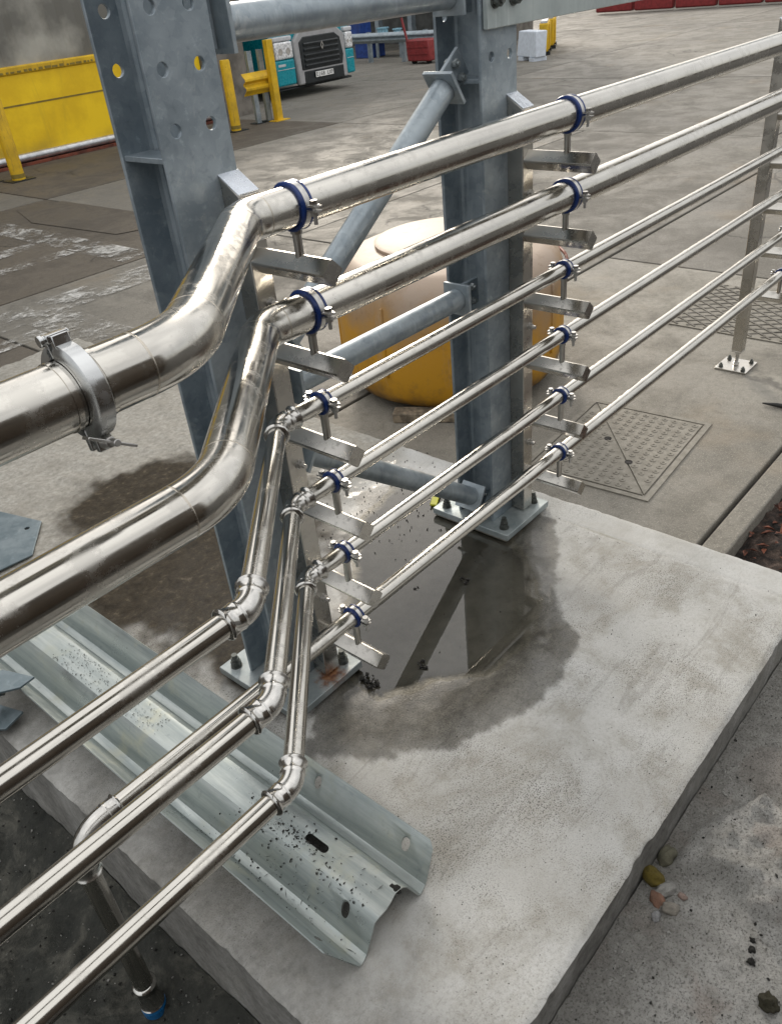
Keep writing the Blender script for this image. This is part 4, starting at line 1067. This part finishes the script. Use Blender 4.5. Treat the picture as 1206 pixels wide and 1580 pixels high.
def bollard(x, y, r, h, label, lean=0.):
    t = thing('bollard', label, 'bollard', (x, y, G), 'yellow bollards by the roller door')
    m = MB(); m.lathe([(r, .012), (r, h * .97), (r * .9, h)], n=20); m.build('post', 'yellow', t); MB().box(-r * 1.9, r * 1.9, -r * 1.7, r * 1.7, .001, .013).build('base_plate', 'black', t)
    m = MB(); m.ring((0, 0, h * .06), (0, 0, 1), r, r * 1.03, h * .05, 20); m.build('wear_band', 'print', t)
bollard(5.29, 11.2, .085, .98, 'yellow bollard at the left edge in front of the yellow door')
bollard(5.02, 11.55, .085, .98, 'yellow bollard just behind the leftmost one, cut by the frame')
bollard(8.80, 10.95, .075, .97, 'yellow bollard just right of the left post')
# end of a crash barrier
bt = thing('crash_barrier', 'crash barrier end with two grey posts and a dented yellow beam beside the truck', 'crash barrier', (9.55, 11.15, G))
for x in (-.13, .10):
    m = MB(); m.box(x - .045, x + .045, -.05, -.042, 0, 1.02); m.box(x - .004, x + .004, -.0419, .05, 0, 1.02); m.build('post', 'galv', bt); MB().box(x - .09, x + .09, -.09, .09, .0005, .012).build('base_plate', 'black', bt)
wp = [(0, .0), (-.02, .03), (-.07, .075), (-.075, .105), (-.02, .145), (-.02, .165), (-.075, .205), (-.07, .235), (-.02, .28), (0, .31)]
m = MB(); m.prism([(-.36, y - .06, z + .42) for y, z in wp] + [(-.36, y - .05, z + .42) for y, z in reversed(wp)], (.66, 0, 0)); m.build('beam', 'yellow', bt, smooth=0)
yp_ = thing('yellow_post', 'orange yellow square steel post in front of the truck lamp', 'post', (9.72, 10.98, G))
m = MB(); m.box(-.06, .06, -.05, .05, .01, 1.14); m.build('post', 'yellow', yp_, bevel=.006); MB().box(-.14, .16, -.1, .1, .0005, .012).build('base_plate', 'yellow', yp_)

# ---------------------------------------------------------------- truck
tk = thing('truck', 'teal and grey truck with black grille parked beyond the barrier', 'truck', (12.50, 12.8, G))
def tp(name, mat, x0, x1, y0, y1, z0, z1, parent=tk, bevel=.02): return MB().box(x0, x1, y0, y1, z0, z1).build(name, mat, parent, bevel=bevel)
cab = MB(); cab.prism([(-1.06, .06, .95), (-1.06, .10, 1.5), (-1.06, .35, 2.75), (-1.06, 2.0, 2.85), (-1.06, 2.0, .40), (-1.06, .06, .40)], (2.12, 0, 0)); cabo = cab.build('cab', 'teal', tk, bevel=.06)
ws = MB(); ws.prism([(-.95, .085, 1.52), (.95, .085, 1.52), (.90, .285, 2.55), (-.90, .285, 2.55)], (0, .02, .0)); ws.build('windscreen', 'black', tk)
tp('trailer_body', 'truck_pale', -1.15, 1.15, 2.3, 9.5, 1.0, 3.3)
tp('chassis', 'black', -.5, .5, 1.0, 9.3, .45, .9)
# grille surround and grille
sr = MB(); sr.prism([(-.52, -.03, .20), (.82, -.03, .20), (.80, -.03, .95), (.55, -.03, 1.12), (-.36, -.03, 1.12), (-.56, -.03, .93)], (0, .10, 0)); sr.build('grille_surround', 'truck_grey', tk, bevel=.03)
gl = MB(); gl.prism([(-.42, -.045, .44), (.68, -.045, .44), (.72, -.045, .60), (.66, -.045, .90), (.52, -.045, .985), (-.32, -.045, .985), (-.44, -.045, .90)], (0, .05, 0)); gr_ = gl.build('grille', 'black', tk, bevel=.015)
for z in (.50, .585, .67, .765, .855): MB().obox((.12, -.055, z), (.46, 0, 0), (0, .010, .010), (0, -.009, .022)).build('slat', 'black', gr_, bevel=.004)
em_ = MB(); o_, i_ = [(0, .075), (.042, 0), (0, -.075), (-.042, 0)], [(0, .048), (.024, 0), (0, -.048), (-.024, 0)]
for k in range(4):
    a, b = o_[k], o_[(k + 1) % 4]; c, d = i_[(k + 1) % 4], i_[k]; em_.prism([(.12 + p[0], -.085, .81 + p[1]) for p in (a, b, c, d)], (0, .012, 0))
em_.build('emblem', 'chrome', gr_)
tp('valance', 'black', -.40, .72, -.035, .1, .19, .435, bevel=.03)
tp('lower_lip', 'black', -1.0, 1.0, .05, .2, .15, .188)
npl = tp('number_plate', 'plate_white', -.12, .36, -.075, -.06, .29, .385, bevel=.004)
for k, ch in enumerate('EJ68 LXF'):
    if ch == ' ': continue
    fc = bpy.data.curves.new('n', 'FONT'); fc.body = ch; fc.size = .098; fc.align_x = 'CENTER'; fc.align_y = 'CENTER'; fc.extrude = .001
    fo = bpy.data.objects.new('n', fc); COL.objects.link(fo); fme = evaluated_mesh(fo); bpy.data.objects.remove(fo); fme.materials.clear(); fme.materials.append(MT['ink'])
    fo = link('plate_character', fme, npl, (-.085 + k * .0585, -.0765, .337)); fo.rotation_euler = (math.pi / 2, 0, 0)
for sx, nm in ((-1, 'l'), (1, 'r')):
    x0, x1 = (-1.06, -.58) if sx < 0 else (.82, 1.05)
    tp('corner_panel', 'teal', min(x0, x1), max(x0, x1), -.02, .3, .24, .665, bevel=.03)
    tp('panel_line', 'truck_pale', min(x0, x1) + .02, max(x0, x1) - .02, -.026, -.0205, .505, .515, bevel=0)
    tp('brow', 'truck_pale', min(x0, x1), max(x0, x1), -.015, .25, .962, 1.04, bevel=.02)
    hl = tp('headlight', 'lens', min(x0, x1) + .02, max(x0, x1) - .015, -.03, .2, .675, .955, bevel=.03)
    for k in (.30, .70):
        xx = x0 + (x1 - x0) * k; MB().cyl((xx, -.036, .80), (xx, -.0305, .80), .055 if sx < 0 else .03, 20).build('lamp_bowl', 'chrome', hl)
    wheel = MB(); wheel.cyl((sx * .80, 1.30, .46), (sx * 1.04, 1.30, .46), .46, 32); wo = wheel.build('wheel', 'tyre', tk, bevel=.03)
    MB().cyl((sx * 1.041, 1.30, .46), (sx * 1.06, 1.30, .46), .26, 24).build('rim', 'alu', wo)
tp('badge', 'truck_pale', -1.0, -.82, -.026, -.0205, .56, .60, bevel=0)
for y in (6.4, 7.8):
    for sx in (-1, 1): wheel = MB(); wheel.cyl((sx * .6, y, .46), (sx * 1.04, y, .46), .46, 28); wheel.build('wheel', 'tyre', tk, bevel=.03)

# ---------------------------------------------------------------- far side of the yard
sh = thing('shed', 'dark open fronted shed behind the far crash barrier', 'shed', (20, 20, G))
MB().box(2.0, 2.3, -5.5, 14, 0, 5).build('back_wall', 'shed', sh); MB().box(-.2, 2.3, -5.8, -5.5, 0, 5).build('side_wall', 'clad', sh)
MB().box(-1.0, 2.3, -5.8, 14, 5, 5.25).build('roof', 'shed', sh)
for y in (-4.6, -3.4, -2.2, -.6, 2, 5, 9): MB().box(-.1, .08, y - .07, y + .07, 0, 5).build('column', 'galv', sh)
fb = thing('crash_barrier', 'long grey crash barrier in front of the dark shed', 'crash barrier', (17.3, 15.2, G))
m = MB(); m.prism([(y * 1.0 - .02, -1.55, .42 + z * .72) for y, z in wp] + [(y - .01, -1.55, .42 + z * .72) for y, z in reversed(wp)], (0, 4.6, 0)); m.build('beam', 'galv_tube', fb, smooth=0)
for y in (-1.2, -.5, .6, 1.5, 2.7): MB().box(0, .08, y - .05, y + .05, 0, .66).build('post', 'galv', fb)
for i, (y, z, mt, lab, s) in enumerate([(17.2, .55, 'bluebox', 'dark blue crate stacked behind the truck', .45), (16.4, .50, 'paleblue', 'pale blue container on the rack behind the barrier', .22), (15.9, .50, 'paleblue', 'second pale blue container, nearer the red trolley', .16), (16.9, .0, 'bluebox', 'large dark blue bin under the crate behind the barrier', .6)]):
    t = thing('crate', lab, 'crate', (18.55, y, G + z))
    m = MB(); m.prism([(-s / 2, -s * .45, 0), (s / 2, -s * .45, 0), (s / 2, s * .45, 0), (-s / 2, s * .45, 0)], (0, 0, s * .62)); m.build('box', mt, t, bevel=.02)
    MB().box(-s / 2 - .015, s / 2 + .015, -s * .45 - .015, s * .45 + .015, s * .62 + .001, s * .62 + .04).build('rim', 'truck_pale' if i == 0 else mt, t, bevel=.006)
rk = thing('rack', 'low rack holding the containers behind the barrier', 'rack', (18.55, 16.4, G))
MB().box(-.3, .3, -.9, 1.2, .455, .495).build('shelf', 'galv', rk)
for y in (-.8, 0, 1.1): MB().box(-.29, -.23, y - .03, y + .03, 0, .454).build('leg', 'galv', rk)
rt = thing('trolley', 'red plastic trolley with raised handle beside the centre post', 'trolley', (16.95, 13.75, G))
m = MB(); m.prism([(-.22, -.32, .06), (-.22, .34, .06), (-.22, .38, .50), (-.22, -.30, .50)], (.44, 0, 0)); m.build('bin', 'red', rt, bevel=.03)
m = MB(); m.sweep([(-.2, .32, .46), (-.2, .40, .72), (-.2, .46, .95)], .028, 10); m.build('handle', 'red', rt)
for z in (.2, .34): MB().box(-.232, -.2205, -.28, .33, z, z + .03).build('rib', 'red', rt)
for y in (-.22, .22): m = MB(); m.cyl((-.15, y, .06), (-.08, y, .06), .06, 16); m.build('wheel', 'tyre', rt)
wb = thing('road_barrier', 'white plastic road barrier right of the centre post', 'barrier', (16.95, 10.85, G), None, math.radians(-28))
m = MB(); m.prism([(-.10, -.36, .07), (-.10, .44, .07), (-.06, .42, .55), (-.06, -.34, .55)], (.26, 0, 0)); m.build('body', 'white_block', wb, bevel=.02)
for y in (-.22, .26): MB().box(-.11, .2, y - .1, y + .1, 0, .069).build('foot', 'white_block', wb)
for i, (x, y, mt, lab) in enumerate([(18.3, 11.35, 'yellow', 'nearer yellow road barrier behind the white one'), (19.6, 12.0, 'yellow', 'farther yellow road barrier behind the white one')]):
    t = thing('road_barrier', lab, 'barrier', (x, y, G), 'yellow road barriers', math.radians(30))
    MB().box(-.62, .62, -.10, .10, .07, .62).build('body', mt, t, bevel=.03)
    for k in (-.4, 0, .4): MB().box(k - .07, k + .07, -.125, -.1005, .1, .6).build('rib', mt, t, bevel=.01)
    MB().box(-.6, .6, -.07, .07, .621, .66).build('top', 'truck_pale', t)
    for k in (-.45, .45): MB().box(k - .12, k + .12, -.14, .14, 0, .069).build('foot', 'black', t)
for i in range(6):
    y = 15.6 - i * 1.42
    t = thing('road_barrier', 'red road barrier in the row at the far top edge, place %s from the left' % ('first', 'second', 'third', 'fourth', 'fifth', 'sixth')[i], 'barrier', (29.6, y, G), 'red road barriers at the far edge')
    MB().box(-.15, .15, -.66, .66, .06, .50).build('body', 'red', t, bevel=.05); MB().box(-.06, .06, -.6, .6, .501, .62).build('top', 'red', t, bevel=.02)
fw = thing('boundary_wall', 'far boundary wall behind the red barriers', 'wall', (33, 10, G)); MB().box(0, .3, -40, 8, 0, 2.2).build('wall', 'clad', fw); MB().box(-.05, .35, -40, 8, 2.2, 2.28).build('coping', 'yard2', fw)
# unseen container shape, added so the pipework mirrors a dark band
ct = thing('container', 'added dark container shape, unseen behind the viewpoint, darkening the pipe reflections', 'container', (-1.0, -2.65, -.13))
CX0, CX1, CZ = -3.05, 3.05, 2.60
cg = MB(); x = CX0 + .16
zz0, zz1 = .16, CZ - .12; prof = []
while x < CX1 - .3: prof += [(x, 1.18), (x + .07, 1.18), (x + .105, 1.215), (x + .175, 1.215)]; x += .21
prof += [(CX1 - .16, 1.18)]
for a_, b_ in zip(prof[:-1], prof[1:]): cg.add([(a_[0], a_[1], zz0), (b_[0], b_[1], zz0), (b_[0], b_[1], zz1), (a_[0], a_[1], zz1)], [(0, 1, 2, 3)])
cg.build('corrugated_side', 'container', ct, smooth=0)
MB().box(CX0 + .001, CX1 - .001, -1.2, 1.10, .15, CZ - .01).build('body', 'container', ct)
for z0, z1 in ((0, .16), (CZ - .12, CZ)): MB().box(CX0, CX1, 1.101, 1.225, z0, z1).build('side_rail', 'container', ct, bevel=.006)
for x0 in (CX0, CX1 - .16): MB().box(x0, x0 + .16, 1.1015, 1.2245, .1605, CZ - .1205).build('corner_post', 'container', ct, bevel=.006)
